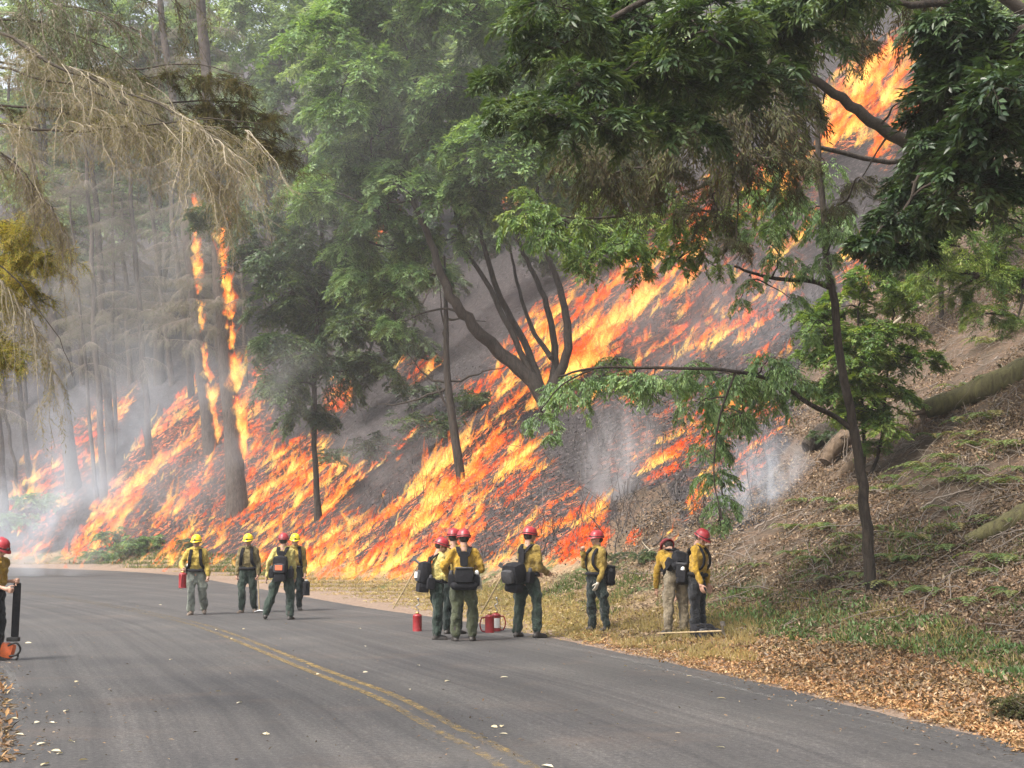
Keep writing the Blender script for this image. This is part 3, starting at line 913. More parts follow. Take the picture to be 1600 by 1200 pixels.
def leafy_tree(name, label, cat, base, trunk_paths, trunk_r, clumps, leafm, barkm, leaf=(0.13, 0.045), dens=1.0, spray=0.55, droop=0.5, group=None, shape=4,
               hang=0.25, limb_r=0.05, twigs=False, flat=0.7, nleaf=11, connect=True, up=0.35, br=0.012, part_leaves=0, zr=0.8, shared=None, own=True):
    """clumps: list of (u, v, radius px, Y)"""
    root = empty(name, base, label, cat, group)
    off = -np.asarray(base)
    gt = Geo()
    ends = []
    for pth, r in zip(trunk_paths, trunk_r):
        pp = spline(np.asarray(pth) + off, max(6, len(pth) * 4))
        rr = np.linspace(r[0], r[1], len(pp))
        if r[0] > 0.09 and np.linalg.norm(pp[0]) < 1.5:
            rr[:3] *= np.array([1.5, 1.15, 1.05])
        pp = pp + rng.normal(size=pp.shape) * r[0] * 0.12
        tubes(gt, pp, rr, 10, cap=True)
        ends.append(pp)
        gt.build('trunk' if len(ends) == 1 else 'stem', barkm, root); gt = Geo()
    if trunk_paths:
        pass
    gb, gl = Geo(), Geo()
    allp = np.concatenate(ends) if ends else np.zeros((1, 3))
    items = []
    t0_ = allp[len(allp) // 2]
    clumps = sorted(clumps, key=lambda k_: min(np.linalg.norm(allp - (P(k_[0], k_[1], k_[3]) + off), axis=1)))
    anch = [q_ for q_ in allp]
    for (u, v, rp, Y) in clumps:
        c = P(u, v, Y) + off
        R = rp / F * Y
        nb = max(4, int(11 * dens * (R / 1.2) ** 1.1))
        ns = max(6, int(13 * (R / 1.2) ** 0.7))
        items.append((c, R))
        if own: boughs(gl, gb, c, R, nb, ns, nleaf, leaf[0], leaf[1], droop, min(spray, R * 0.6), up, shape, hang, br=br, twigs=twigs, flat=flat, zr=zr)
        if connect:
            lower = np.array(anch)
            j = np.argmin(np.linalg.norm(lower - c, axis=1) + 0.6 * np.abs(lower[:, 2] - c[2]))
            s = lower[j]
            dl = np.linalg.norm(c - s)
            anch.append(c)
            ctl = [s] + [s + (c - s) * q_ + np.array([0, 0, 0.35 * dl * q_ * (1 - q_)]) + rng.normal(size=3) * 0.06 * dl for q_ in (.25, .5, .75)] + [c]
            gx = Geo(); tubes(gx, spline(ctl, 14), np.linspace(limb_r, limb_r * 0.3, 14), 6); gx.build('limb', barkm, root)
    if gb.n: tag(gb.build('twigs', barkm, root), kind='stuff')
    if part_leaves:
        # the nearest leaves one by one, on shared leaf meshes
        pick_leaves(gl, root, leafm, part_leaves)
    if own: tag(gl.build('foliage', leafm, root), kind='stuff')
    if shared is not None: place_clumps(root, shared, items)
    return root

def pick_leaves(gl, root, leafm, count):
    """takes `count` seven-point leaves out of the collector and makes each an object of its own"""
    k = max(range(len(gl.v)), key=lambda i: len(gl.v[i]))
    V = gl.v[k].reshape(-1, 7, 3)
    loc = np.array(root.location)
    uu, vv = project(V[:, 0] + loc)
    ok = np.nonzero((uu > 0) & (uu < 1600) & (vv > 0) & (vv < 1200))[0]
    if len(ok) == 0: return
    ok = ok[np.argsort((V[ok, 0] + loc)[:, 1])[:count]]
    temps = []
    for j in range(6):
        g = Geo()
        leaves(g, np.zeros((1, 3)), np.array([[0, 1.0, 0]]), np.array([[0, 0, 1.0]]), 1.0, 0.30 + 0.03 * j, r=[j / 5], shape=7, fold=0.25)
        me = g.mesh('leaf'); me.materials.append(leafm)
        temps.append(me)
    for a in ok:
        o = bpy.data.objects.new('leaf', temps[int(a) % 6])
        COL.objects.link(o)
        p0, p3 = V[a, 0], V[a, 3]
        y = norm(p3 - p0); x = norm(V[a, 1] - V[a, 5]); z = np.cross(x, y)
        L = np.linalg.norm(p3 - p0)
        mt = Matrix(((x[0] * L, y[0] * L, z[0] * L, p0[0]), (x[1] * L, y[1] * L, z[1] * L, p0[1]), (x[2] * L, y[2] * L, z[2] * L, p0[2]), (0, 0, 0, 1)))
        o.parent = root
        o.matrix_local = mt
        V[a] = V[a, :1]          # collapse the copy left behind
    gl.v[k] = V.reshape(-1, 3)

def W_(*pts):
    """picture points (u, v, Y) -> world points"""
    return [P(*p) for p in pts]

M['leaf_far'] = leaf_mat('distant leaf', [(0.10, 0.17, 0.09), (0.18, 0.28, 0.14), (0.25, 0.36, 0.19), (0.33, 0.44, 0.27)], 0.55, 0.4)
CS_MID = clump_set(M['leaf_mid'], M['twig_dark'], (0.19, 0.062), 1.3, 20, 17, 11, 0.55, 0.62, 4, 0.3, 0.012)
CS_BAY = clump_set(M['leaf_bay'], M['twig_dark'], (0.19, 0.062), 1.3, 20, 17, 11, 0.6, 0.62, 4, 0.35, 0.012)
CS_FAR = clump_set(M['leaf_far'], M['twig_dark'], (0.34, 0.12), 2.6, 22, 18, 11, 0.5, 1.1, 4, 0.3, 0.02)
# --- the big many-stemmed tanoak in the middle
b0 = ground_at(862, 645)
YD = b0[1]
root_pt = b0 + np.array([0, 0, -0.3])
stems = [
    [root_pt] + W_((835, 600, YD), (790, 560, YD), (745, 515, YD - .5), (712, 475, YD - 1), (690, 430, YD - 1), (668, 370, YD - 1), (640, 300, YD - 1.5)),
    [P(840, 605, YD)] + W_((800, 520, YD), (765, 450, YD + .5), (735, 400, YD + .5), (715, 350, YD + .5), (700, 260, YD)),
    [P(846, 610, YD)] + W_((822, 540, YD + .5), (782, 465, YD + 1), (760, 400, YD + 1), (750, 340, YD + 1), (760, 240, YD + 1)),
    [P(856, 620, YD)] + W_((868, 560, YD + .5), (858, 490, YD + .5), (835, 430, YD + 1), (812, 380, YD + 1), (800, 310, YD + 1)),
    [P(862, 610, YD)] + W_((886, 550, YD - .5), (885, 490, YD - .5), (868, 430, YD), (850, 385, YD), (840, 300, YD)),
    [P(862, 560, YD)] + W_((830, 510, YD + 1.5), (808, 440, YD + 2), (795, 380, YD + 2)),
]
cl = [(620, 50, 95), (720, 30, 95), (820, 50, 85), (560, 110, 80), (650, 130, 95), (760, 140, 95), (600, 200, 80), (540, 240, 55), (680, 220, 85), (790, 230, 85),
      (860, 170, 75), (640, 290, 70), (560, 320, 60), (710, 320, 60), (700, 375, 42), (750, 290, 55), (600, 385, 52), (640, 430, 42), (850, 270, 65), (520, 180, 50),
      (890, 90, 80), (660, -30, 90), (780, -40, 90), (880, -20, 90), (560, 20, 80), (730, 200, 70), (620, 340, 45), (570, 270, 45), (830, 330, 40), (885, 320, 40),
      (600, 460, 42), (560, 430, 45), (680, 430, 30), (620, 510, 32), (755, 340, 42), (800, 290, 50), (520, 290, 55), (480, 300, 50), (540, 180, 60), (700, 140, 70), (500, 60, 70), (590, -30, 80), (740, 230, 60), (860, 230, 60), (660, 390, 36), (720, 300, 50), (590, 330, 50), (800, 190, 60), (640, 210, 60), (540, 380, 42)]
cl = [(u, v, r, YD + rng.uniform(-2.5, 1.5)) for u, v, r in cl]
leafy_tree('tanoak_tree', 'large many-stemmed tanoak with leaning dark trunks in the middle of the burning slope', 'tree', b0, stems,
           [(0.30, 0.09), (0.12, 0.045), (0.15, 0.05), (0.15, 0.05), (0.18, 0.06), (0.10, 0.04)], cl, M['leaf_mid'], M['bark_dark'], own=False, shared=CS_MID)

# --- dark evergreen left of it
bE = ground_at(497, 812)
YE = bE[1]
cl = [(430, 400, 62), (500, 350, 70), (460, 460, 68), (525, 440, 60), (560, 510, 55), (455, 540, 58), (520, 580, 55), (440, 610, 46), (485, 650, 42), (585, 570, 45), (560, 395, 55),
      (405, 345, 50), (355, 335, 42), (315, 330, 30), (600, 470, 40), (500, 500, 60), (470, 400, 60), (540, 330, 45), (630, 520, 35), (420, 480, 40)]
cl = [(u, v, r, YE + rng.uniform(-2, 1)) for u, v, r in cl]
leafy_tree('tanoak_tree', 'dark leafy tanoak on a thin straight trunk right of the burning firs', 'tree', bE,
           [[bE + [0, 0, -.2]] + W_((492, 700, YE), (492, 560, YE), (500, 420, YE), (505, 330, YE))], [(0.14, 0.07)], cl, M['leaf_bay'], M['bark_dark'], own=False, shared=CS_BAY)

# --- scorched dark trees between the stems and behind the thin trunk
for (uv, cls, lab) in [((700, 560), [(620, 480, 45), (680, 430, 45), (560, 560, 42), (740, 370, 45), (790, 350, 42), (650, 540, 36), (600, 440, 45), (840, 400, 30)], 'scorched dark tree standing in smoke behind the leaning tanoak stems'),
                       ((560, 600), [(560, 480, 50), (610, 420, 50), (520, 520, 40), (640, 360, 45), (590, 530, 40), (480, 560, 36)], 'dim smoky tree up the slope behind the thin straight trunk'),
                       ((905, 420), [(920, 300, 55), (870, 270, 55), (980, 330, 45), (890, 360, 35), (1000, 270, 50)], 'shaded tree on the slope above the upper flames')]:
    bb = ground_at(*uv); Yb = bb[1]
    cl = [(u, v, r, Yb + rng.uniform(-2, 1)) for u, v, r in cls]
    leafy_tree('tanoak_tree', lab, 'tree', bb, [[bb + [0, 0, -.3], P(cls[0][0] + 20, cls[0][1] + 60, Yb), P(cls[1][0], cls[1][1], Yb)]], [(0.12, 0.05)], cl, M['leaf_bay'], M['bark_dark'], own=False, shared=CS_BAY)

# --- slim tree in front of the fire, right of the crew
bC = ground_at(1367, 925)
YC = bC[1]
cl = [(880, 610, 34), (905, 590, 34), (945, 585, 34), (985, 590, 30), (1020, 590, 32), (1065, 590, 32), (1110, 590, 38), (1150, 590, 40), (1195, 595, 40), (1130, 640, 38), (1105, 690, 34), (1118, 740, 32),
      (1130, 780, 26), (1122, 815, 20), (845, 650, 26), (860, 680, 16), (1160, 650, 34), (1230, 580, 34), (1090, 630, 30), (1200, 560, 34),
      (1250, 330, 45), (1220, 400, 26), (1300, 330, 40), (1240, 250, 45), (1190, 360, 34), (1155, 470, 16), (1240, 470, 22), (1170, 440, 18), (1290, 400, 24), (1260, 520, 24), (1290, 260, 34), (1230, 300, 34), (1180, 300, 28), (1310, 360, 28), (1270, 420, 22), (1000, 600, 30), (1080, 570, 24), (960, 560, 22), (1200, 620, 30), (1260, 600, 26)]
cl = [(u, v, r, YC + rng.uniform(-1.2, 1.0)) for u, v, r in cl]
leafy_tree('bay_tree', 'slim leaning bay tree on the bank with long drooping boughs reaching left over the fire', 'tree', bC,
           [[bC + [0, 0, -.2]] + W_((1357, 870, YC), (1352, 790, YC), (1335, 680, YC), (1318, 580, YC), (1300, 450, YC), (1290, 370, YC), (1280, 250, YC), (1275, 150, YC)),
            W_((1332, 670, YC), (1300, 648, YC), (1262, 630, YC - .5), (1220, 600, YC - .5), (1150, 580, YC - 1), (1050, 575, YC - 1), (930, 575, YC - 1), (870, 590, YC - 1)),
            W_((1302, 452, YC), (1270, 440, YC), (1220, 436, YC), (1180, 428, YC), (1148, 415, YC)),
            W_((1150, 580, YC - 1), (1125, 650, YC - 1), (1115, 740, YC - 1), (1128, 810, YC - 1)),
            W_((930, 575, YC - 1), (880, 600, YC - 1), (845, 640, YC - 1))],
           [(0.10, 0.04), (0.045, 0.015), (0.045, 0.018), (0.018, 0.008), (0.016, 0.008)], cl, M['leaf_mid'], M['bark_dark'], limb_r=0.015, own=False, shared=clump_set(M['leaf_mid'], M['twig_dark'], (0.13, 0.036), 0.5, 11, 9, 9, 1.1, 0.34, 4, 1.0, 0.006))

# --- bright saplings round its foot
bJ = ground_at(1345, 760)
YJ = bJ[1]
cl = [(1310, 480, 46), (1360, 520, 46), (1405, 470, 38), (1290, 555, 38), (1350, 600, 52), (1385, 660, 42), (1310, 640, 38), (1335, 560, 42), (1270, 500, 30), (1400, 560, 38), (1350, 440, 40), (1370, 700, 28), (1330, 520, 44), (1380, 560, 44), (1320, 600, 44), (1360, 640, 44), (1420, 520, 30), (1280, 610, 30), (1290, 520, 34), (1400, 620, 34), (1440, 560, 30), (1420, 460, 34), (1260, 560, 26)]
cl = [(u, v, r, YJ + rng.uniform(-1, .5)) for u, v, r in cl]
leafy_tree('sapling', 'bushy bright green sapling behind the slim bay trunk', 'tree', bJ,
           [[bJ + [0, 0, -.2]] + W_((1350, 700, YJ), (1345, 600, YJ), (1340, 480, YJ)), [bJ + [0, 0, -.2]] + W_((1375, 700, YJ), (1385, 600, YJ), (1395, 500, YJ))],
           [(0.05, 0.02), (0.04, 0.015)], cl, M['leaf_bright'], M['bark_dark'], limb_r=0.02, own=False, shared=clump_set(M['leaf_bright'], M['twig_dark'], (0.12, 0.045), 0.6, 14, 12, 11, 0.4, 0.35, 4, 0.2, 0.007))

# --- overhanging tanoak boughs near the camera, top right
bA = np.array([11.5, 15.5, 0.0]); bA[2] = H(bA[0], bA[1])
YA = 14.0
def near_clumps(lst, Y, dy):
    return [(u, v, r, Y + rng.uniform(-dy, dy)) for u, v, r in lst]
cl = near_clumps([(880, 60, 70), (940, 40, 80), (1020, 30, 80), (900, 130, 70), (960, 120, 80), (870, 10, 70), (1040, 110, 75), (1100, 50, 80), (1180, 40, 80), (860, 180, 45),
                  (930, 190, 60), (1260, 30, 80), (1120, 130, 70), (800, 170, 40), (770, 120, 30), (1000, 200, 50), (1330, -20, 60), (1080, 200, 50), (1180, 120, 60)], YA, 1.3)
leafy_tree('tanoak_tree', 'overhanging tanoak with pale whorled leaves across the top of the view', 'tree', bA,
           [[bA, P(1880, 500, 15), P(1750, 120, 15), P(1600, -60, 14.5), P(1400, -90, 14), P(1200, -60, 14), P(1000, 10, 14), P(890, 60, 14)],
            [P(1600, -60, 14.5), P(1480, 5, 14.5), P(1330, -5, 14.5), P(1150, -10, 14)]],
           [(0.14, 0.02), (0.06, 0.02)], cl, M['leaf_bay'], M['bark_dark'], (0.13, 0.036), 1.4, 0.35, 0.5, shape=7, limb_r=0.02, nleaf=10, br=0.008, part_leaves=300, shared=clump_set(M['leaf_bay'], M['twig_dark'], (0.125, 0.034), 0.5, 16, 11, 10, 0.5, 0.33, 4, 0.35, 0.006))
# --- dark hanging veil behind those boughs
bV = np.array([13.5, 20.0, 0.0]); bV[2] = H(bV[0], bV[1])
cl = near_clumps([(960, 230, 60), (1020, 170, 70), (1080, 120, 80), (1100, 210, 70), (1160, 160, 80), (1210, 120, 75), (1180, 240, 50), (1040, 270, 45), (980, 290, 40), (1235, 200, 36),
                  (930, 280, 40), (1120, 290, 34), (900, 240, 45), (1000, 90, 80), (1290, 30, 60), (1400, -10, 60), (1268, 170, 24), (1262, 255, 26), (1425, 150, 24), (1445, 215, 30), (1340, 285, 26), (1395, 290, 28), (1310, 320, 26), (1350, 70, 30), (1230, 290, 28), (1120, 340, 30), (1150, 380, 26), (1070, 330, 26)], 18.5, 1.0)
leafy_tree('bay_tree', 'dark olive bay tree hanging a veil of thin twigs over the upper middle', 'tree', bV,
           [[bV, P(1760, 400, 19.5), P(1640, 60, 19.5), P(1450, -40, 19), P(1250, 0, 18.5), P(1050, 100, 18.5), P(940, 210, 18.5)],
            [P(1250, 0, 18.5), P(1180, 150, 18.5), P(1150, 290, 18.5)], [P(1560, 310, 19.5), P(1470, 258, 19.3), P(1385, 205, 19), P(1330, 165, 18.8), P(1275, 125, 18.6), P(1225, 95, 18.5)]],
           [(0.14, 0.02), (0.04, 0.012), (0.13, 0.045)], cl, M['leaf_olive'], M['twig_dark'], own=False, limb_r=0.02, shared=clump_set(M['leaf_olive'], M['twig_dark'], (0.13, 0.026), 0.6, 16, 12, 9, 1.2, 0.5, 4, 1.0, 0.006))
# --- sunlit lower fringe of that canopy
cl = near_clumps([(815, 335, 34), (850, 360, 40), (890, 350, 36), (930, 350, 40), (880, 395, 28), (970, 380, 36), (1015, 385, 32), (1050, 360, 30), (1090, 385, 30), (1000, 420, 22), (940, 400, 24), (1120, 350, 30), (820, 300, 20),
                  (960, 310, 40), (1200, 300, 34), (1130, 420, 18), (1215, 350, 26), (1000, 345, 36), (1060, 405, 26), (905, 415, 26), (1150, 335, 32), (1080, 340, 34), (840, 320, 36), (1030, 300, 34)], 21.0, 1.0)
bW = np.array([12.5, 23.5, 0.0]); bW[2] = H(bW[0], bW[1])
leafy_tree('bay_tree', 'yellow-green bay boughs catching the light just left of the dark hanging veil', 'tree', bW,
           [[bW, P(1800, 400, 23.5), P(1640, 160, 23), P(1420, 250, 22.5), P(1250, 230, 22), P(1100, 290, 21.5), P(950, 340, 21), P(830, 330, 21)]],
           [(0.07, 0.015)], cl, M['leaf_bright'], M['bark_dark'], own=False, limb_r=0.014, shared=clump_set(M['leaf_bright'], M['twig_dark'], (0.12, 0.036), 0.42, 11, 9, 9, 0.8, 0.3, 4, 0.6, 0.006))
# --- dark oak, far right
bB = np.array([10.0, 11.8, 0.0]); bB[2] = H(bB[0], bB[1])
cl = near_clumps([(1560, 40, 90), (1490, 30, 60), (1590, 140, 90), (1500, 150, 75), (1480, 130, 45), (1560, 220, 80), (1480, 230, 60), (1440, 270, 42), (1510, 290, 65), (1590, 290, 50), (1440, 310, 50),
                  (1400, 340, 40), (1395, 400, 32), (1420, 380, 34), (1360, 380, 28), (1480, 340, 36), (1540, 100, 80), (1500, 60, 60)], 13.0, 1.1)
leafy_tree('oak_tree', 'dark glossy-leaved oak filling the upper right corner, its lowest spray hanging over flames', 'tree', bB,
           [[bB, P(1980, 500, 12.5), P(1800, 100, 12.5), P(1640, 30, 12.8), P(1520, 130, 13), P(1450, 250, 13), P(1405, 350, 13)]],
           [(0.09, 0.012)], cl, M['leaf_dark'], M['bark_dark'], (0.125, 0.042), 1.3, 0.32, 0.5, shape=7, limb_r=0.018, nleaf=10, br=0.008, part_leaves=300, shared=clump_set(M['leaf_dark'], M['twig_dark'], (0.12, 0.04), 0.45, 15, 11, 10, 0.5, 0.3, 4, 0.35, 0.006))
# --- bare twig crossing at right edge
g = Geo()
# --- mossy conifer greens on the right slope
for (uv, cls, lab) in [((1630, 600), [(1440, 330, 48), (1500, 385, 55), (1560, 430, 60), (1585, 350, 50), (1460, 440, 42), (1540, 490, 36), (1520, 320, 50), (1590, 500, 30), (1480, 400, 46), (1450, 380, 42), (1530, 430, 46), (1570, 390, 50), (1600, 440, 46), (1490, 460, 36), (1580, 310, 55)], 'mossy green yew-like tree above the fallen log on the right slope'),
                       ((1470, 500), [(1440, 330, 45), (1500, 270, 60), (1540, 220, 80), (1590, 200, 70), (1400, 400, 36), (1430, 430, 40), (1600, 280, 60)], 'shaded green tree high on the right slope behind the dark oak')]:
    bb = ground_at(*uv)
    Yb = bb[1] - 1
    cl = [(u, v, r, Yb + rng.uniform(-1, 1)) for u, v, r in cls]
    leafy_tree('understory_tree', lab, 'tree', bb, [[bb + [0, 0, -.3], bb + [0.1, 0, 2.5], P(cls[0][0] + 40, cls[0][1], Yb)]], [(0.07, 0.04)], cl, M['leaf_bay'], M['bark_dark'], own=False, shared=CS_BAY if uv[0] < 1500 else clump_set(M['leaf_bright'], M['twig_dark'], (0.12, 0.03), 0.8, 18, 14, 10, 0.5, 0.4, 4, 0.4, 0.008))

# --- hazy broadleaf crowns behind, up the hill
far = [((250, 600), [(250, 40, 85), (180, 90, 75), (300, 110, 70), (230, 150, 60), (330, 30, 80), (150, 20, 80)]),
       ((420, 560), [(440, 60, 85), (380, 130, 75), (470, 150, 75), (400, 10, 80), (500, 40, 80), (350, 200, 50)]),
       ((480, 540), [(480, 240, 70), (430, 200, 60), (540, 300, 60), (420, 290, 50), (500, 180, 60)]),
       ((560, 520), [(580, 30, 90), (540, 120, 70), (620, -20, 90)]),
       ((80, 620), [(60, 60, 85), (110, 130, 70), (30, 150, 70), (90, -20, 90), (160, 180, 50)]),
       ((950, 420), [(930, 120, 85), (1000, 160, 80), (900, 220, 70), (960, 260, 65), (1050, 120, 80), (880, 60, 80), (1020, 60, 80)]),
       ((1120, 380), [(1130, 60, 85), (1180, 70, 80), (1100, 150, 60), (1240, 10, 70), (1060, 200, 45)]),
       ((770, 400), [(760, 60, 90), (820, 120, 80), (700, 100, 80), (850, 200, 60), (700, -20, 90)]),
       ((650, 430), [(640, 250, 60), (720, 260, 60), (600, 160, 70), (680, 180, 70)]),
       ((150, 560), [(140, 260, 70), (90, 300, 60), (200, 230, 70), (60, 230, 70), (20, 280, 60)]),
       ((110, 600), [(100, 340, 70), (180, 330, 70), (40, 370, 60), (240, 320, 55), (140, 400, 50), (60, 290, 60)]),
       ((250, 540), [(270, 330, 60), (330, 320, 55), (240, 270, 60), (300, 260, 60), (360, 330, 45), (200, 300, 55)]),
       ((330, 480), [(330, 240, 60), (280, 200, 60), (380, 270, 60), (250, 260, 50), (330, 160, 60)]),
       ((620, 360), [(560, 60, 90), (640, 10, 90), (500, -10, 90), (700, 60, 90), (600, 140, 90)]),
       ((860, 330), [(860, 20, 90), (930, 30, 90), (800, 30, 90), (990, 10, 90), (900, 110, 90)]),
       ((1380, 300), [(1540, 90, 85), (1540, 40, 85), (1400, -40, 80), (1580, 140, 80), (1480, -10, 70)])]
flabs = ['pale crown left of the top middle', 'misty round crown above the burning firs', 'grey-green crown behind the dark tanoak', 'misty crown above the top centre', 'faint crown in the smoky top left corner',
         'shaded crown behind the hanging veil', 'high crown above the hillside flames', 'tall crown behind the many-stemmed tanoak', 'smaller crown showing between two tanoaks', 'low misty crown behind the slender firs', 'lowest pale green crown behind the left trunks', 'pale green crown between the slender fir and the burning firs', 'dim crown behind the two burning firs', 'highest pale crown at the top centre', 'pale crown far behind the top of the leaning stems', 'dark crown on the skyline above the top-right blaze']
for (uv, cls), lab in zip(far, flabs):
    bb = ground_at(*uv)
    Yb = bb[1]
    cl = [(u, v, r, Yb + rng.uniform(-3, 3)) for u, v, r in cls]
    top = P(cls[0][0], cls[0][1], Yb)
    leafy_tree('forest_tree', 'hazy broadleaf forest tree, ' + lab, 'tree', bb, [[bb + [0, 0, -.5], (bb + top) / 2 + rng.normal(size=3) * .5, top]], [(0.35, 0.12)], cl,
               M['leaf_mid'], M['bark_dark'], group='hazy forest trees up the hill', own=False, shared=CS_FAR)

# ------------------------------------------------------------------ firs
def fir(name, label, base, top, r0, r1, whorls, z0, brlen, leafm, sub=14, dens=1.0, dead=True, group=None, hangl=0.5, needle=(0.16, 0.02), lean_noise=0.05, flame_side=None, extra=None):
    root = empty(name, base, label, 'tree', group)
    base = np.asarray(base); top = np.asarray(top) - base
    K = 14
    ts = np.linspace(0, 1, K)[:, None]
    pth = np.array([0, 0, -0.4]) * (1 - ts) + top * ts
    pth[1:-1] += rng.normal(size=(K - 2, 3)) * lean_noise
    rr = np.linspace(r0, r1, K); rr[0] *= 1.22; rr[1] *= 1.02
    g = Geo()
    tt = spline(pth, 60)
    tr = np.interp(np.linspace(0, 1, 60), np.linspace(0, 1, K), rr)
    tubes(g, tt, tr * (1 + rng.normal(size=60) * 0.025), 14, cap=True)
    g.build('trunk', M['bark_fir'], root)
    NB = int(whorls * dens)
    if NB:
        z = rng.uniform(z0, 1.0, NB)
        for zz in z:
            p0 = np.array([np.interp(zz, ts[:, 0], pth[:, k]) for k in range(3)])
            o = bpy.data.objects.new('branch', FIRB[leafm.name][int(rng.integers(5))])
            COL.objects.link(o); o.parent = root
            o.location = p0
            o.rotation_euler = (rng.uniform(-.25, .45), rng.normal() * .15, rng.uniform(0, 2 * PI))
            k = brlen * (1.05 - 0.45 * zz) * rng.uniform(0.45, 1.15) / 3.4
            o.scale = (k, k, k)
    return root, tt + base, tr

def fir_branch(leafm, twigm):
    """a drooping half-bare branch along +Y, 3.4 m long, with hanging side twigs"""
    g, gt = Geo(), Geo()
    q = np.linspace(0, 1, 8)[:, None]
    ln = 3.4
    path = np.array([0, 1.0, 0.12]) * ln * q + np.array([0, 0, -1.0]) * ln * rng.uniform(.15, .4) * q ** 2 + np.cumsum(rng.normal(size=(8, 3)) * .03, 0) * q
    tubes(gt, path, np.linspace(0.03, 0.006, 8), 5)
    n2 = 38
    f = rng.uniform(0.08, 1, n2) * 7; i = np.clip(f.astype(int), 0, 6); u = (f - i)[:, None]
    b0 = path[i] * (1 - u) + path[i + 1] * u
    tn = norm(path[i + 1] - path[i]); sd = norm(np.cross(tn, [0, 0, 1.0])) * rng.choice([-1, 1], n2)[:, None]
    d = norm(tn * .6 + sd * rng.uniform(.3, 1.1, (n2, 1)) + np.array([0, 0, -1.0]) * rng.uniform(0, .6, (n2, 1)))
    L = rng.uniform(.35, 1.1, n2) * (1.15 - .5 * f / 7)
    qq = np.linspace(0, 1, 4)[None, :, None]
    sec = b0[:, None] + d[:, None] * L[:, None, None] * qq + np.array([0, 0, -1.0]) * (L * .45)[:, None, None] * qq ** 2
    tubes(gt, sec, np.linspace(.009, .003, 4)[None] * np.ones((n2, 1)), 3)
    n3 = 5
    f = rng.uniform(.1, 1, (n2, n3)) * 3; i = np.clip(f.astype(int), 0, 2); u = (f - i)[..., None]; bi = np.arange(n2)[:, None]
    b1 = (sec[bi, i] * (1 - u) + sec[bi, i + 1] * u).reshape(-1, 3)
    d1 = norm(norm(sec[bi, i + 1] - sec[bi, i]).reshape(-1, 3) * .7 + rng.normal(size=(n2 * n3, 3)) * .45 + [0, 0, -.55])
    sprays(g, gt, b1, d1, rng.uniform(.15, .42, n2 * n3), 3, 0.13, 0.016, .4, 0, 4, .003, .7, .4, rng.random(n2 * n3), True)
    for a_ in gt.m.values():
        for w_ in a_: w_ += 1
    off = g.n
    g.v += gt.v; g.t += gt.t; g.n += gt.n
    for kk in (3, 4):
        g.f[kk] += [x + off for x in gt.f[kk]]; g.r[kk] += gt.r[kk]; g.m[kk] += gt.m[kk]
    me = g.mesh('branch'); me.materials.append(leafm); me.materials.append(twigm)
    return me
FIRB = {M[k].name: [fir_branch(M[k], M['twig_grey']) for _ in range(5)] for k in ('needle', 'needle_brown')}
firs = []
#  base u,v ; mid/top u,v ; trunk px width at base
FT = [
    ((372, 797), (318, 60), 35, 'thickest fir trunk with flames climbing its right side', 46, 0.30),
    ((330, 700), (265, 120), 24, 'leaning fir with a thin line of fire up its trunk, left of the thickest trunk', 40, 0.25),
    ((118, 762), (60, 330), 26, 'thick smoky fir leaning left, alone between two groups of thin trunks', 40, 0.45),
    ((176, 748), (145, 250), 17, 'taller of the paired straight firs at the left', 40, 0.35),
    ((164, 778), (138, 300), 13, 'nearer thin fir of the close pair at the left', 26, 0.4),
    ((152, 778), (118, 400), 8, 'very thin fir pole left of the close pair', 12, 0.5),
    ((180, 712), (176, 300), 8, 'thin upright fir pole right of the close pair', 16, 0.4),
    ((236, 716), (200, 250), 13, 'slender fir standing midway between the pair and the burning firs', 34, 0.3),
    ((8, 800), (-20, 420), 15, 'fir trunk cut by the left edge of the view', 30, 0.4),
    ((48, 745), (10, 430), 11, 'thin leaning fir near the left edge', 20, 0.4),
    ((30, 770), (-10, 500), 7, 'thinnest pole near the left edge', 10, 0.4),
    ((345, 560), (322, 200), 14, 'fir trunk standing farther back between the two burning firs', 24, 0.2),
    ((300, 620), (250, 150), 12, 'fir trunk farther up the slope left of the burning pair', 30, 0.2),
    ((270, 600), (215, 140), 10, 'distant smoky fir trunk high on the slope', 26, 0.2),
    ((90, 620), (60, 200), 12, 'distant hazy fir behind the smoke at the left', 30, 0.2),
    ((205, 600), (180, 180), 10, 'distant fir between the slender fir and the smoke', 26, 0.2),
    ((130, 600), (105, 150), 10, 'distant fir behind the leaning trunk', 26, 0.2),
    ((40, 640), (20, 220), 10, 'distant fir at the left edge', 26, 0.2),
    ((385, 600), (372, 250), 8, 'distant pole just right of the thickest trunk', 10, 0.4),
]
for k, (bp, tp, wpx, lab, nb, z0) in enumerate(FT):
    bb = ground_at(*bp)
    Yb = bb[1]
    top = P(tp[0], tp[1], Yb)
    top2 = bb + (top - bb) * 1.25
    r0 = wpx / F * Yb / 2 * 0.86
    mat = M['needle'] if k % 3 else M['needle_brown'] if k > 10 else M['needle']
    res = fir('fir_tree', lab, bb, top2, r0, r0 * 0.45, nb * 1.9, z0 * 0.85, 3.6 if wpx > 9 else 2.0, mat, sub=20, hangl=0.65, needle=(0.2, 0.03), group='firs in the smoke')
    firs.append(res)

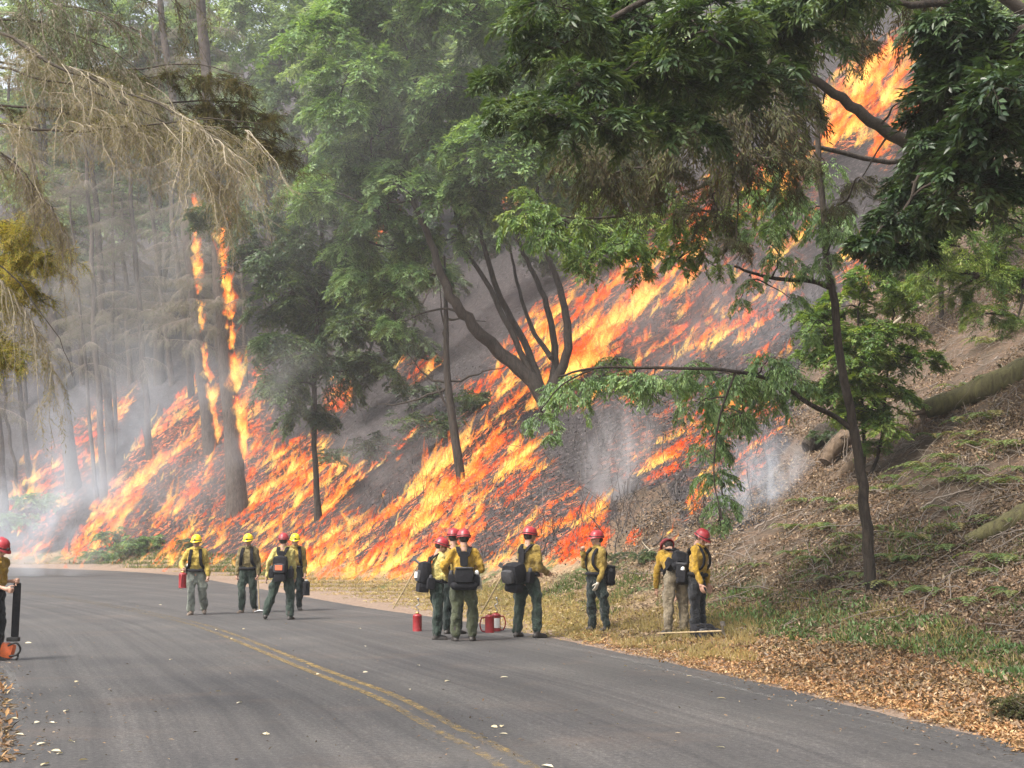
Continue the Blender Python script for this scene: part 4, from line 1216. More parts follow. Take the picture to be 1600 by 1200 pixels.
# thin broken trunks before the tanoak
for (bp, pts, wpx, lab) in [((722, 752), [(700, 600), (697, 500), (695, 400)], 13, 'thin charred snag with bare side limbs in front of the main blaze')]:
    bb = ground_at(*bp); Yb = bb[1]
    root = empty('dead_tree', bb, lab, 'tree')
    g = Geo()
    pp = spline([bb + [0, 0, -.2]] + W_(*[(u, v, Yb) for u, v in pts]), 16) - bb
    tubes(g, pp, np.linspace(wpx / F * Yb / 2 * 1.2, 0.04, 16), 9, cap=True)
    g.build('trunk', M['bark_dark'], root)
    for lp in [[(700, 600), (670, 590), (650, 570), (630, 545)], [(699, 608), (660, 620), (620, 632), (590, 630)], [(700, 595), (730, 592), (760, 578), (790, 575)], [(702, 640), (680, 600), (672, 580)],
               [(698, 540), (690, 500), (688, 440)], [(697, 500), (720, 498), (760, 505)]]:
        g = Geo()
        q = spline(W_(*[(u, v, Yb + (i * .1)) for i, (u, v) in enumerate(lp)]), 9) - bb
        tubes(g, q + rng.normal(size=q.shape) * 0.03, np.linspace(0.05, 0.012, 9), 6)
        g.build('limb', M['bark_dark'], root)

# fire climbing the two burning firs
def climbing(fi, u0, pts, n, label):
    root, tt, tr = firs[fi]
    g = Geo()
    z = rng.choice(len(pts), n)
    pts = np.asarray(pts, float)
    t = rng.random(n) ** 0.9
    s = np.linspace(0, 1, len(pts))
    u = np.interp(t, s, pts[:, 0]); v = np.interp(t, s, pts[:, 1])
    Yb = tt[0][1]
    base = np.array([P(a, b_, Yb - 0.25) for a, b_ in zip(u, v)])
    cl_ = fbm(t * 22, t * 0, 3, 77)
    keep = cl_ > 0.36
    base, cl_ = base[keep], cl_[keep]
    k = len(base)
    base[:, 1] += rng.normal(size=k) * 0.15
    base[:, 0] += rng.normal(size=k) * 0.07
    h = rng.uniform(0.35, 1.0, k) * (0.3 + 2.0 * np.maximum(cl_ - 0.35, 0)) * 1.25
    d = norm(np.array([[0.12, 0, 1.0]]) + rng.normal(size=(k, 3)) * 0.14)
    tongues(g, base, d, h, h * rng.uniform(0.12, 0.24, k))
    o = g.build('flames', M['flame_hot'])
    tag(o, label, 'fire', kind='stuff')
climbing(0, 0, [(382, 720), (371, 640), (362, 560), (356, 490), (350, 430), (343, 370)], 420, 'bright line of fire climbing the right side of the thickest fir')
climbing(1, 0, [(342, 700), (328, 620), (316, 540), (308, 440), (304, 370), (302, 312)], 230, 'broken line of fire climbing the leaning fir')

# --- shrubs on the burnt slope and along the road
def shrub(name, label, u, v, rpx, mat, leaf=(0.12, 0.05), n=4, flat=0.7, group=None, dens=1.5):
    bb = ground_at(u, v); Yb = bb[1]
    root = empty(name, bb, label, 'shrub', group)
    gb, its = Geo(), []
    R = rpx / F * Yb
    for i in range(n):
        c = np.array([rng.normal() * R * 0.7, rng.normal() * R * 0.3, R * rng.uniform(0.35, 0.8)])
        its.append((c, R * 0.85))
        tubes(gb, spline([(c[0] * .3, c[1] * .3, -0.1), c * 0.6, c], 5), np.linspace(.015, .006, 5), 4)
    gb.build('stems', M['twig_grey'], root)
    place_clumps(root, clump_set(mat, M['twig_grey'], (0.11, 0.045), 0.6, 12, 10, 8, 0.3, 0.3, 4, 0.2, 0.006, k=2), its, crown=False)
for (u, v, r, lab, mt) in [(690, 690, 36, 'grey-green unburnt shrub behind the main blaze, under the snag', 'leaf_bay'), (600, 720, 36, 'dusky shrub between two fire streaks', 'leaf_bay'), (545, 730, 28, 'smoky shrub right of the thin tanoak trunk', 'leaf_bay'),
                           (650, 640, 34, 'dim shrub up the slope from the snag', 'leaf_dark'), (730, 650, 30, 'shrub right of the snag below the leaning trunks', 'leaf_bay'),
                           (200, 872, 26, 'green roadside shrub at the foot of the left blaze', 'leaf_mid'), (235, 860, 22, 'taller roadside shrub under the smoke at the left', 'leaf_mid'), (150, 878, 16, 'low roadside weeds clump at far left', 'leaf_mid'), (175, 850, 20, 'smoky shrub above the low roadside weeds', 'leaf_mid'),
                           (1010, 880, 16, 'small weed clump behind the man with his hand raised', 'leaf_bay'), (460, 880, 14, 'low weed clump at the roadside behind the yellow helmets', 'leaf_mid'), (960, 880, 14, 'low green clump beneath the small flame', 'leaf_bay'),
                           (1300, 700, 22, 'low green bush beside the broken log', 'leaf_bay'), (1590, 1130, 34, 'grey-green bush at the roadside by the right edge', 'leaf_olive'),
                           (300, 860, 16, 'half-burnt bush behind the man with the red canister', 'leaf_bay'), (20, 830, 24, 'smoky bush at the left edge above the bend', 'leaf_mid'), (60, 800, 26, 'grey bush deep in the smoke at the left', 'leaf_mid')]:
    shrub('shrub', lab, u, v, r, M[mt])

# ------------------------------------------------------------------ near conifer boughs, left
def dead_bough(root, path, r0, leafm, twigm, nsec, seclen, hang, nter, npart, needle, dens=1.0, fan=1.0):
    gb, gn = Geo(), Geo()
    pp = spline(path, 14)
    tubes(gb, pp + np.cumsum(rng.normal(size=pp.shape) * .02, 0), np.linspace(r0 * .9, r0 * 0.2, 14), 7, m=1)
    f = rng.uniform(0.08, 1, nsec) * 13
    i = np.clip(f.astype(int), 0, 12); u = (f - i)[:, None]
    b = pp[i] * (1 - u) + pp[i + 1] * u
    tn = norm(pp[i + 1] - pp[i])
    sd = norm(np.cross(tn, np.array([0, 0, 1.0]))) * rng.choice([-1, 1], nsec)[:, None]
    d = norm(tn * 0.7 + sd * rng.uniform(0.1, 0.9, (nsec, 1)) * fan + np.array([0, 0, -1.0]) * rng.uniform(-0.4, 1.3, (nsec, 1)) * hang)
    L = seclen * rng.uniform(0.4, 1.2, nsec)
    q = np.linspace(0, 1, 6)[None, :, None]
    sec = b[:, None] + d[:, None] * L[:, None, None] * q + np.array([0, 0, -1.0]) * (L * hang * 0.6)[:, None, None] * q ** 2 + np.cumsum(rng.normal(size=(nsec, 6, 3)) * 0.035, 1) * q
    tubes(gb, sec, np.linspace(0.0048, 0.0015, 6)[None] * rng.uniform(.6, 1.2, (nsec, 1)), 4)
    f = rng.uniform(0.1, 1, (nsec, nter)) * 5
    i = np.clip(f.astype(int), 0, 4); u = (f - i)[..., None]
    bi = np.arange(nsec)[:, None]
    b = (sec[bi, i] * (1 - u) + sec[bi, i + 1] * u).reshape(-1, 3)
    tn = norm(sec[bi, i + 1] - sec[bi, i]).reshape(-1, 3)
    N = len(b)
    d = norm(tn * 0.8 + rng.normal(size=(N, 3)) * 0.6 + np.array([0, 0, -0.5 * hang]))
    sprays(gn, gb, b, d, seclen * 0.28 * rng.uniform(0.5, 1.3, N), npart, needle[0], needle[1], 0.4, 0, 4, 0.0016, 0.8, 0.4, rng.random(N), True)
    return gb, gn

bL = np.array([-8.2, 11.0, 0.0]); bL[2] = H(bL[0], bL[1])
root = empty('fir_tree', bL, 'near fir at the left whose dead lichened boughs hang across the upper left corner', 'tree')
g = Geo()
tubes(g, spline([(0, 0, -.3), (0.2, 0, 4), (0.1, 0, 9), (0, 0, 15)], 20), np.linspace(0.34, 0.18, 20), 14)
g.build('trunk', M['bark_fir'], root)
NB = [
    ([(-260, -40, 11), (0, 50, 10.5), (70, 90, 10.2), (150, 118, 10), (260, 165, 9.8), (360, 235, 9.6)], 0.020, 'needle_lichen', 'twig_pale', 60, 0.62, 0.45, 20, 6, (0.05, 0.0045)),
    ([(-260, 150, 11), (20, 196, 10.3), (120, 195, 10), (260, 192, 9.8), (400, 205, 9.7)], 0.017, 'needle_lichen', 'twig_pale', 52, 0.6, 0.5, 20, 6, (0.05, 0.0045)),
    ([(-260, 60, 11), (0, 20, 11), (120, 60, 11), (230, 130, 11)], 0.016, 'needle', 'twig_pale', 50, 0.7, 0.6, 20, 7, (0.06, 0.006)),
    ([(-200, 230, 11), (-20, 230, 11), (60, 300, 11), (90, 340, 11)], 0.012, 'needle_lichen', 'twig_grey', 36, 0.6, 0.6, 18, 7, (0.05, 0.005)),
    ([(-220, -120, 12), (0, -60, 12), (150, -20, 12), (330, -10, 12)], 0.016, 'needle_brown', 'twig_dark', 30, 0.6, 1.0, 11, 7, (0.06, 0.007)),
    ([(-260, 60, 10.8), (0, 120, 10.3), (90, 150, 10.1), (200, 190, 10), (300, 250, 9.8), (340, 290, 9.8)], 0.014, 'needle_lichen', 'twig_pale', 44, 0.5, 0.6, 18, 6, (0.05, 0.0045)),
    ([(-260, -90, 11.5), (0, -20, 11), (110, 10, 10.8), (230, 50, 10.6)], 0.012, 'needle', 'twig_grey', 36, 0.5, 0.6, 16, 7, (0.05, 0.006)),
    ([(-220, 330, 11), (-20, 420, 11), (60, 520, 11), (90, 600, 11)], 0.010, 'needle_lichen', 'twig_pale', 26, 0.6, 0.7, 11, 7, (0.05, 0.006)),
]
for pts, r0, lm, tm, ns, sl, hg, nt_, npt, nd in NB:
    gb, gn = dead_bough(root, [P(*p) - bL for p in pts], r0, M[lm], M[tm], ns, sl, hg, nt_, npt, nd)
    bo = gb.build('bough', [M[tm], M['twig_dark']], root)
    tag(gn.build('twigs', M[lm], bo), kind='stuff')

def needle_bough(root, path, r0, lm, nsec, seclen, hang, needle=(0.035, 0.005), nter=16):
    gb, gn = dead_bough(root, path, r0, None, None, nsec, seclen, hang, nter, 12, needle, fan=1.4)
    bo = gb.build('bough', [M['twig_dark'], M['twig_dark']], root)
    tag(gn.build('needles', M[lm], bo), kind='stuff')
bG = np.array([-7.0, 13.2, 0.0]); bG[2] = H(bG[0], bG[1])
root = empty('fir_tree', bG, 'fir at the left edge with golden-green needles catching the light', 'tree')
g = Geo()
tubes(g, spline([(0, 0, -.3), (0.0, 0, 3), (0.1, 0, 7), (0, 0, 11)], 20), np.linspace(0.2, 0.1, 20), 14)
g.build('trunk', M['bark_fir'], root)
for pts in [[(-190, 330, 12.8), (-60, 335, 12.5), (0, 345, 12.2), (30, 360, 12)], [(-190, 390, 12.8), (-60, 400, 12.5), (20, 400, 12.2), (75, 395, 12)], [(-190, 440, 12.8), (-60, 450, 12.4), (0, 455, 12.2), (40, 445, 12)],
            [(-190, 480, 12.8), (-60, 480, 12.4), (-20, 520, 12.2), (5, 550, 12)]]:
    needle_bough(root, [P(*p) - bG for p in pts], 0.012, 'needle_gold', 60, 0.34, 0.25, (0.035, 0.006), 26)
bK = np.array([-5.6, 16.0, 0.0]); bK[2] = H(bK[0], bK[1])
# dark brown-green bough hanging in the upper left
bK = np.array([-9.0, 14.5, 0.0]); bK[2] = H(bK[0], bK[1])
root = empty('fir_tree', bK, 'roadside fir whose dark brown-green bough tip hangs right of the lichened boughs', 'tree')
g = Geo()
tubes(g, spline([(0, 0, -.3), (0.0, 0, 3), (0.1, 0, 7), (0, 0, 14)], 20), np.linspace(0.28, 0.15, 20), 14)
g.build('trunk', M['bark_fir'], root)
for pts in [[(-400, 60, 14.4), (0, 110, 13.6), (200, 120, 13.2), (300, 118, 13), (380, 130, 12.8)], [(-400, 120, 14.4), (60, 170, 13.6), (260, 165, 13.2), (360, 165, 13), (425, 185, 12.8)], [(60, 170, 13.6), (250, 200, 13.3), (370, 205, 13), (455, 245, 12.8)]]:
    needle_bough(root, [P(*p) - bK for p in pts], 0.018, 'needle_brown', 60, 0.36, 0.35, (0.035, 0.006), 24)
# ------------------------------------------------------------------ people
def remesh(g, voxel, smooth=2):
    me = g.mesh('tmp')
    o = bpy.data.objects.new('tmp', me)
    COL.objects.link(o)
    m = o.modifiers.new('r', 'REMESH'); m.mode = 'VOXEL'; m.voxel_size = voxel
    if smooth:
        s = o.modifiers.new('s', 'SMOOTH'); s.factor = 0.5; s.iterations = smooth
    dg = bpy.context.evaluated_depsgraph_get()
    e = o.evaluated_get(dg)
    r = e.to_mesh()
    V = np.empty(len(r.vertices) * 3, np.float32); r.vertices.foreach_get('co', V)
    Nn = np.empty(len(r.vertices) * 3, np.float32); r.vertices.foreach_get('normal', Nn)
    fs = [tuple(p.vertices) for p in r.polygons]
    V, Nn = V.reshape(-1, 3).astype(float), Nn.reshape(-1, 3).astype(float)
    e.to_mesh_clear()
    bpy.data.objects.remove(o)
    bpy.data.meshes.remove(me)
    q = np.array([f for f in fs if len(f) == 4], int).reshape(-1, 4)
    t = np.array([f for f in fs if len(f) == 3], int).reshape(-1, 3)
    return V, Nn, q, t

def add_rm(g, R, m=0, off=None, mat=None, r=0.5):
    V = R[0] if mat is None else (R[0] @ np.asarray(mat)[:3, :3].T + np.asarray(mat)[:3, 3])
    n0 = g.n
    g.v.append(V); g.t.append(np.zeros(len(V))); g.n += len(V)
    for k, a in ((4, R[2]), (3, R[3])):
        if len(a):
            g.f[k].append(a + n0); g.r[k].append(np.full(len(a), r)); g.m[k].append(np.full(len(a), m, int))

def ellipsoid(g, c, rad, rot=None, seg=12, rings=8, m=0):
    th = np.linspace(0, PI, rings + 1)[1:-1]
    ph = np.arange(seg) / seg * 2 * PI
    V = [[0, 0, 1]] + [[math.sin(a) * math.cos(b), math.sin(a) * math.sin(b), math.cos(a)] for a in th for b in ph] + [[0, 0, -1]]
    V = np.array(V) * np.asarray(rad)
    if rot is not None: V = V @ np.asarray(rot).T
    V = V + np.asarray(c)
    fs = [(0, 1 + i, 1 + (i + 1) % seg) for i in range(seg)]
    for k in range(rings - 2):
        a = 1 + k * seg
        fs += [(a + i, a + seg + i, a + seg + (i + 1) % seg, a + (i + 1) % seg) for i in range(seg)]
    a = 1 + (rings - 2) * seg
    fs += [(a + (i + 1) % seg, a + i, len(V) - 1) for i in range(seg)]
    g.addm(V, fs, 0.5, m)

def limb(g, pts, rad, sides=12, m=0, flat=None):
    """closed tapering tube with round ends"""
    pts = np.asarray(pts, float); rad = np.asarray(rad, float)
    n = max(8, len(pts) * 4)
    pp = spline(pts, n)
    rr = np.interp(np.linspace(0, 1, n), np.linspace(0, 1, len(rad)), rad)
    t0, t1 = norm(pp[0] - pp[1]), norm(pp[-1] - pp[-2])
    a = [pp[0] + t0 * rr[0] * k for k in (0.95, 0.6)]
    b = [pp[-1] + t1 * rr[-1] * k for k in (0.6, 0.95)]
    pp = np.vstack([a, pp, b]); rr = np.concatenate([[rr[0] * .3, rr[0] * .8], rr, [rr[-1] * .8, rr[-1] * .3]])
    tubes(g, pp, rr, sides, m, cap=True)

def rbox(g, c, size, rot=None, m=0, e=0.25, n=3, r=0.5):
    """box with rounded edges (superellipsoid-like grid on a cube)"""
    size = np.asarray(size, float) / 2
    vs, fs = [], []
    lin = np.linspace(-1, 1, n + 1)
    for axn in range(3):
        for s in (-1, 1):
            base = len(vs)
            for a in lin:
                for b in lin:
                    p = np.zeros(3); p[axn] = s; p[(axn + 1) % 3] = a; p[(axn + 2) % 3] = b
                    vs.append(p)
            for i in range(n):
                for j in range(n):
                    k = base + i * (n + 1) + j
                    f = (k, k + n + 1, k + n + 2, k + 1)
                    fs.append(f if s > 0 else f[::-1])
    V = np.array(vs)
    # round: pull corners in
    Ln = np.linalg.norm(V, axis=1, keepdims=True)
    V = V * (1 - e) + V / Ln * e * 1.15
    V = V * size
    if rot is not None: V = V @ np.asarray(rot).T
    g.add(V + np.asarray(c), fs, r, m)

def Rz(a): return np.array([[math.cos(a), -math.sin(a), 0], [math.sin(a), math.cos(a), 0], [0, 0, 1.0]])
def Rx(a): return np.array([[1.0, 0, 0], [0, math.cos(a), -math.sin(a)], [0, math.sin(a), math.cos(a)]])
def Ry(a): return np.array([[math.cos(a), 0, math.sin(a)], [0, 1.0, 0], [-math.sin(a), 0, math.cos(a)]])
def basis(z, yhint):
    z = norm(np.asarray(z, float)); x = norm(np.cross(yhint, z)); y = np.cross(z, x)
    return np.stack([x, y, z], 1)

# head template: faces +Y, origin at the base of the skull
g = Geo()
ellipsoid(g, (0, -0.012, 0.115), (0.076, 0.095, 0.105))
ellipsoid(g, (0, 0.032, 0.055), (0.055, 0.058, 0.062))
ellipsoid(g, (0, 0.070, 0.012), (0.026, 0.020, 0.020))
limb(g, [(0, 0.083, 0.112), (0, 0.100, 0.078), (0, 0.104, 0.066)], [0.010, 0.014, 0.017], 8)
limb(g, [(-0.048, 0.070, 0.122), (0, 0.084, 0.126), (0.048, 0.070, 0.122)], [0.009, 0.011, 0.009], 8)
limb(g, [(-0.018, 0.086, 0.040), (0.018, 0.086, 0.040)], [0.008, 0.008], 8)
for s in (-1, 1):
    ellipsoid(g, (s * 0.078, -0.012, 0.092), (0.010, 0.020, 0.032))
    ellipsoid(g, (s * 0.046, 0.055, 0.068), (0.024, 0.024, 0.024))
limb(g, [(0, -0.02, -0.10), (0, -0.015, 0.05)], [0.062, 0.056], 12)
HEAD = remesh(g, 0.0105, 1)
def hand_tpl(curl):
    """left and right share it: fingers point to -Z, palm faces +Y, thumb on +X"""
    g = Geo()
    limb(g, [(0, 0, 0.05), (0, 0, -0.02)], [0.027, 0.030], 10)
    ellipsoid(g, (0, 0.002, -0.052), (0.043, 0.017, 0.052))
    for i, (x, l) in enumerate([(0.031, 0.070), (0.011, 0.080), (-0.010, 0.075), (-0.030, 0.058)]):
        a1, a2 = curl, curl * 2.1
        p0 = np.array([x, 0.0, -0.085]); 
        p1 = p0 + l * 0.45 * np.array([x * 1.2, math.sin(a1), -math.cos(a1)])
        p2 = p1 + l * 0.33 * np.array([0, math.sin(a2), -math.cos(a2)])
        p3 = p2 + l * 0.25 * np.array([0, math.sin(a2 * 1.3), -math.cos(a2 * 1.3)])
        limb(g, [p0 + [0, 0, .03], p0, p1, p2, p3], [0.010, 0.0098, 0.0092, 0.0085, 0.007], 8)
    t0 = np.array([0.030, 0.005, -0.030])
    limb(g, [t0, t0 + [0.028, 0.012 + .01 * curl, -0.028], t0 + [0.034, 0.026 + .02 * curl, -0.058]], [0.014, 0.0115, 0.009], 8)
    return remesh(g, 0.008, 0)
HANDS = {'open': hand_tpl(0.28), 'grip': hand_tpl(1.05)}

SKIN = simple('skin', (0.42, 0.24, 0.17), 0.55, 0.12, 20, 0.1)
SKIN2 = simple('tanned skin', (0.30, 0.17, 0.12), 0.55, 0.12, 20, 0.1)
GLOVE = simple('pale leather glove', (0.5, 0.46, 0.38), 0.8, 0.15, 30, 0.3)
def cloth(name, col, var=0.18, sc=9):
    m, n, b = new_mat(name)
    f = noise_node(n, sc, 5, 0.65)
    c = ramp(n, f, [(0.3, tuple(x * (1 - var) for x in col)), (0.7, tuple(min(1, x * (1 + var)) for x in col))])
    c = mixc(n, 1.0, c, ramp(n, noise_node(n, 3.5, 4, 0.7), [(0.35, (0.55, 0.55, 0.57)), (0.6, (1.05, 1.05, 1.05))]), 'MULTIPLY')
    n.links.new(c, b.inputs['Base Color'])
    b.inputs['Roughness'].default_value = 0.9
    b.inputs['Specular IOR Level'].default_value = 0.2
    b.inputs['Sheen Weight'].default_value = 0.15
    bump(n, b, noise_node(n, 14, 4, 0.6, dist=1.8), 0.8, 0.05)
    return m
SH = {'yellow': cloth('yellow shirt cloth', (0.50, 0.36, 0.075)), 'gold': cloth('gold shirt cloth', (0.46, 0.28, 0.035)), 'olive': cloth('soiled olive shirt cloth', (0.19, 0.15, 0.065), 0.3),
      'mustard': cloth('soiled mustard shirt cloth', (0.31, 0.215, 0.05), 0.3), 'pale': cloth('pale yellow shirt cloth', (0.55, 0.46, 0.15)), 'white': cloth('white undershirt cloth', (0.75, 0.73, 0.66))}
TR = {'green': cloth('dark green trouser cloth', (0.035, 0.055, 0.043)), 'deep': cloth('deep green trouser cloth', (0.014, 0.024, 0.022)), 'khaki': cloth('khaki trouser cloth', (0.23, 0.19, 0.13)),
      'grey': cloth('dusty grey-green trouser cloth', (0.24, 0.26, 0.22), 0.35), 'black': cloth('black trouser cloth', (0.02, 0.022, 0.026)), 'moss': cloth('moss green trouser cloth', (0.07, 0.08, 0.045))}
BOOT = simple('black boot leather', (0.035, 0.030, 0.027), 0.6, 0.3, 18)
BOOTB = simple('dusty boot leather', (0.16, 0.12, 0.09), 0.8, 0.3, 18)
NYL = simple('black pack nylon', (0.011, 0.011, 0.014), 0.85, 0.4, 25, 0.5, spec=0.25)
NYLG = simple('grey pack webbing', (0.05, 0.05, 0.055), 0.8, 0.3, 25, 0.4, spec=0.3)
NYLO = simple('orange pack patch', (0.70, 0.16, 0.07), 0.7, 0.2, 25, 0.2)
HRED = simple('red helmet shell', (0.33, 0.024, 0.032), 0.38, 0.10, 10, 0.05)
HYEL = simple('yellow helmet shell', (0.85, 0.62, 0.015), 0.38, 0.08, 10, 0.05)
BLK = simple('black rubber', (0.02, 0.02, 0.02), 0.6, 0.2, 20, 0.1)
HAIR = simple('dark hair', (0.03, 0.02, 0.015), 0.8, 0.3, 60, 0.5)
CRED = simple('red canister paint', (0.24, 0.014, 0.018), 0.4, 0.2, 14, 0.1)
CWHT = simple('white label', (0.72, 0.72, 0.70), 0.5, 0.05, 14, 0.0)
BRASS = simple('brass fitting', (0.45, 0.32, 0.12), 0.4, 0.2, 20, 0.1, metal=0.8)
STEEL = simple('steel', (0.35, 0.35, 0.36), 0.4, 0.2, 20, 0.1, metal=0.9)
WOOD = simple('pale tool wood', (0.33, 0.25, 0.14), 0.7, 0.2, 20, 0.2)
ORNG = simple('orange saw housing', (0.80, 0.17, 0.05), 0.45, 0.15, 14, 0.05)

def folds(V, Nn, amp, sc=9, seed=0):
    out = V.copy()
    for i in range(len(V)):
        p = Vector((V[i, 0] * sc + seed, V[i, 1] * sc, V[i, 2] * sc * 0.7))
        out[i] += Nn[i] * amp * (mnoise.noise(p) + 0.5 * mnoise.noise(p * 2.3))
    return out

def person(label, u, v_foot, yaw, shirt, trousers, helmet, legs, arms, lean=(0, 0), head=(0, 0), hands=('open', 'open'), gloves=(False, False), skin=None, boots=None,
           group='wildland firefighters on the road', hgt=1.76, crouch=0, pos=None, sleeves_short=False):
    """legs/arms: dict side -> (first dir, second dir) in body axes: outward, forward, up. lean = (forward, to the right); head = (nod down, turn to the right) in degrees"""
    sc = hgt / 1.76
    skin = skin or SKIN; boots = boots or BOOT
    loc = ground_at(u, v_foot) if pos is None else np.asarray(pos, float)
    root = empty('person', loc, label, 'person', group)
    ya = math.radians(yaw)
    fwd = np.array([math.sin(ya), -math.cos(ya), 0]); rgt = np.array([-math.cos(ya), -math.sin(ya), 0]); upw = np.array([0, 0, 1.0])
    B = np.stack([rgt, fwd, upw], 1)            # columns: right, forward, up
    def D(d, s): return norm(B @ np.array([d[0] * s, d[1], d[2]], float))
    # heights from the feet
    foot_z = []
    hips = {}
    ank = {}
    for s, nm in ((1, 'R'), (-1, 'L')):
        h = B @ np.array([s * 0.092, 0, 0.0])
        d1, d2 = D(legs[nm][0], s), D(legs[nm][1], s)
        k = h + d1 * 0.43
        a = k + d2 * 0.42
        hips[nm] = (h, k, a); foot_z.append(a[2])
    pz = 0.085 - min(foot_z)
    pel = np.array([0, 0, pz])
    lf, lr = math.radians(lean[0]), math.radians(lean[1])
    upt = norm(B @ np.array([math.sin(lr), math.sin(lf), math.cos(lf) * math.cos(lr)]))
    ft = norm(fwd - upt * (fwd @ upt)); rt = np.cross(ft, upt)
    waist = pel + upt * 0.14; chest = pel + upt * 0.36; neck = pel + upt * 0.53
    sho = {'R': pel + upt * 0.465 + rt * 0.160, 'L': pel + upt * 0.465 - rt * 0.160}
    arm = {}
    for s, nm in ((1, 'R'), (-1, 'L')):
        d1, d2 = D(arms[nm][0], s), D(arms[nm][1], s)
        e = sho[nm] + d1 * 0.29
        wr = e + d2 * 0.26
        arm[nm] = (sho[nm], e, wr, d1, d2)
    # ---- body
    g = Geo()
    limb(g, [pel + upt * -.02, waist, chest, pel + upt * 0.44], [0.105, 0.095, 0.10, 0.07])
    for nm in 'RL':
        h, k, a = hips[nm]; h, k, a = h + pel, k + pel, a + pel
        limb(g, [h, (h + k) / 2, k], [0.070, 0.065, 0.050]); limb(g, [k, k * .6 + a * .4, a], [0.050, 0.050, 0.034])
        s_, e, wr, d1, d2 = arm[nm]
        limb(g, [s_, (s_ + e) / 2, e], [0.045, 0.042, 0.034]); limb(g, [e, e * .6 + wr * .4, wr], [0.034, 0.033, 0.024])
    limb(g, [chest + upt * .05, neck + upt * .05], [0.075, 0.056])
    body = remesh(g, 0.022, 1)
    G = Geo(); add_rm(G, (body[0] * sc, body[1], body[2], body[3]), 0)
    # head
    nod, turn = math.radians(head[0]), math.radians(head[1])
    HB = np.stack([rt, ft, upt], 1)
    HB = np.stack([np.cross(fwd, norm(upt * .5 + upw * .5)), ft, upt], 1) if False else HB
    up2 = norm(upt * 0.6 + upw * 0.5); f2 = norm(ft - up2 * (ft @ up2)); HB = np.stack([np.cross(f2, up2), f2, up2], 1)
    HR = HB @ Rz(-turn) @ Rx(-nod)
    hc = neck + up2 * 0.055
    Mh = np.eye(4); Mh[:3, :3] = HR * sc; Mh[:3, 3] = hc * sc
    add_rm(G, HEAD, 0, mat=Mh)
    for s in (-1, 1):
        ellipsoid(G, (hc + HR @ np.array([s * 0.032, 0.073, 0.104])) * sc, np.array([.012, .010, .009]) * sc, HR, 8, 6, 2)
    for nm, s in (('R', 1), ('L', -1)):
        s_, e, wr, d1, d2 = arm[nm]
        k = 0 if nm == 'R' else 1
        T = HANDS[hands[k]]
        z = -d2
        inner = -rt * s + ft * 0.25
        y = norm(inner - z * (inner @ z)); x = np.cross(y, z)
        R3 = np.stack([x, y, z], 1)
        tx = x @ ft
        if tx < 0: R3 = np.stack([-x, y, z], 1)
        Mh2 = np.eye(4); Mh2[:3, :3] = R3 * sc; Mh2[:3, 3] = (wr + d2 * 0.01) * sc
        add_rm(G, T, 1 if gloves[k] else 0, mat=Mh2)
    bo = G.build('body', [skin, GLOVE, BLK], root)
    # ---- shirt
    g = Geo()
    limb(g, [pel + upt * .17, waist + upt * .06], [0.145, 0.15])
    for dx in (-0.065, 0, 0.065):
        limb(g, [pel + upt * .15 + rt * dx * .9, waist + upt * .05 + rt * dx + ft * .012, chest + rt * dx * 1.05 + ft * .01, pel + upt * 0.445 + rt * dx * 1.1], [0.108, 0.112, 0.118, 0.080])
    limb(g, [chest + upt * .07, neck + upt * -.01], [0.12, 0.070])
    limb(g, [sho['L'] + upt * .03, neck + upt * -.01, sho['R'] + upt * .03], [0.05, 0.055, 0.05])
    for nm in 'RL':
        s_, e, wr, d1, d2 = arm[nm]
        limb(g, [s_ + (neck - s_) * 0.25, s_, (s_ + e) / 2, e], [0.072, 0.074, 0.066, 0.056])
        end = e + (wr - e) * (0.35 if sleeves_short else 0.96)
        limb(g, [e, e * .55 + end * .45, end], [0.056, 0.055, 0.044])
    for s in (-1, 1):   # chest pockets
        ellipsoid(g, chest + rt * 0.078 * s + ft * 0.118 + upt * .01, (.045, .02, .05), HB)
    sh = remesh(g, 0.0155, 2)
    V = folds(sh[0], sh[1], 0.026, 11, random.random() * 50)
    G = Geo(); add_rm(G, (V * sc, None, sh[2], sh[3]), 0)
    so = G.build('shirt', SH[shirt], root)
    g = Geo()   # collar
    for s in (-1, 1):
        limb(g, [neck + upt * 0.03 - ft * 0.065, neck + upt * 0.035 + rt * s * 0.062, neck + upt * 0.0 + ft * 0.072 + rt * s * 0.02], [0.018, 0.02, 0.022], 8)
    for vv in g.v: vv *= sc
    g.build('collar', SH[shirt], root)
    # ---- trousers
    g = Geo()
    limb(g, [pel + upt * .07 - rt * .035, pel - rt * .045], [0.125, 0.125]); limb(g, [pel + upt * .07 + rt * .035, pel + rt * .045], [0.125, 0.125])
    for nm, s in (('R', 1), ('L', -1)):
        h, k, a = hips[nm]; h, k, a = h + pel, k + pel, a + pel
        limb(g, [h, (h + k) / 2, k], [0.112, 0.103, 0.083]); limb(g, [k, (k + a) / 2, a + (k - a) * 0.08], [0.083, 0.082, 0.074])
        out = B @ np.array([s, 0, 0])
        mid = h * .35 + k * .65
        ellipsoid(g, mid + out * 0.082, (.035, .07, .085), B)
    tr = remesh(g, 0.0165, 2)
    V = folds(tr[0], tr[1], 0.030, 9, random.random() * 50)
    G = Geo(); add_rm(G, (V * sc, None, tr[2], tr[3]), 0)
    G.build('trousers', TR[trousers], root)
    # belt
    g = Geo()
    ang = np.linspace(0, 2 * PI, 20)
    ring = np.array([pel + upt * .085 + rt * 0.168 * math.cos(a) + ft * 0.140 * math.sin(a) for a in ang])
    tubes(g, ring * sc, np.full(20, 0.022 * sc), 6)
    g.build('belt', NYL, root)
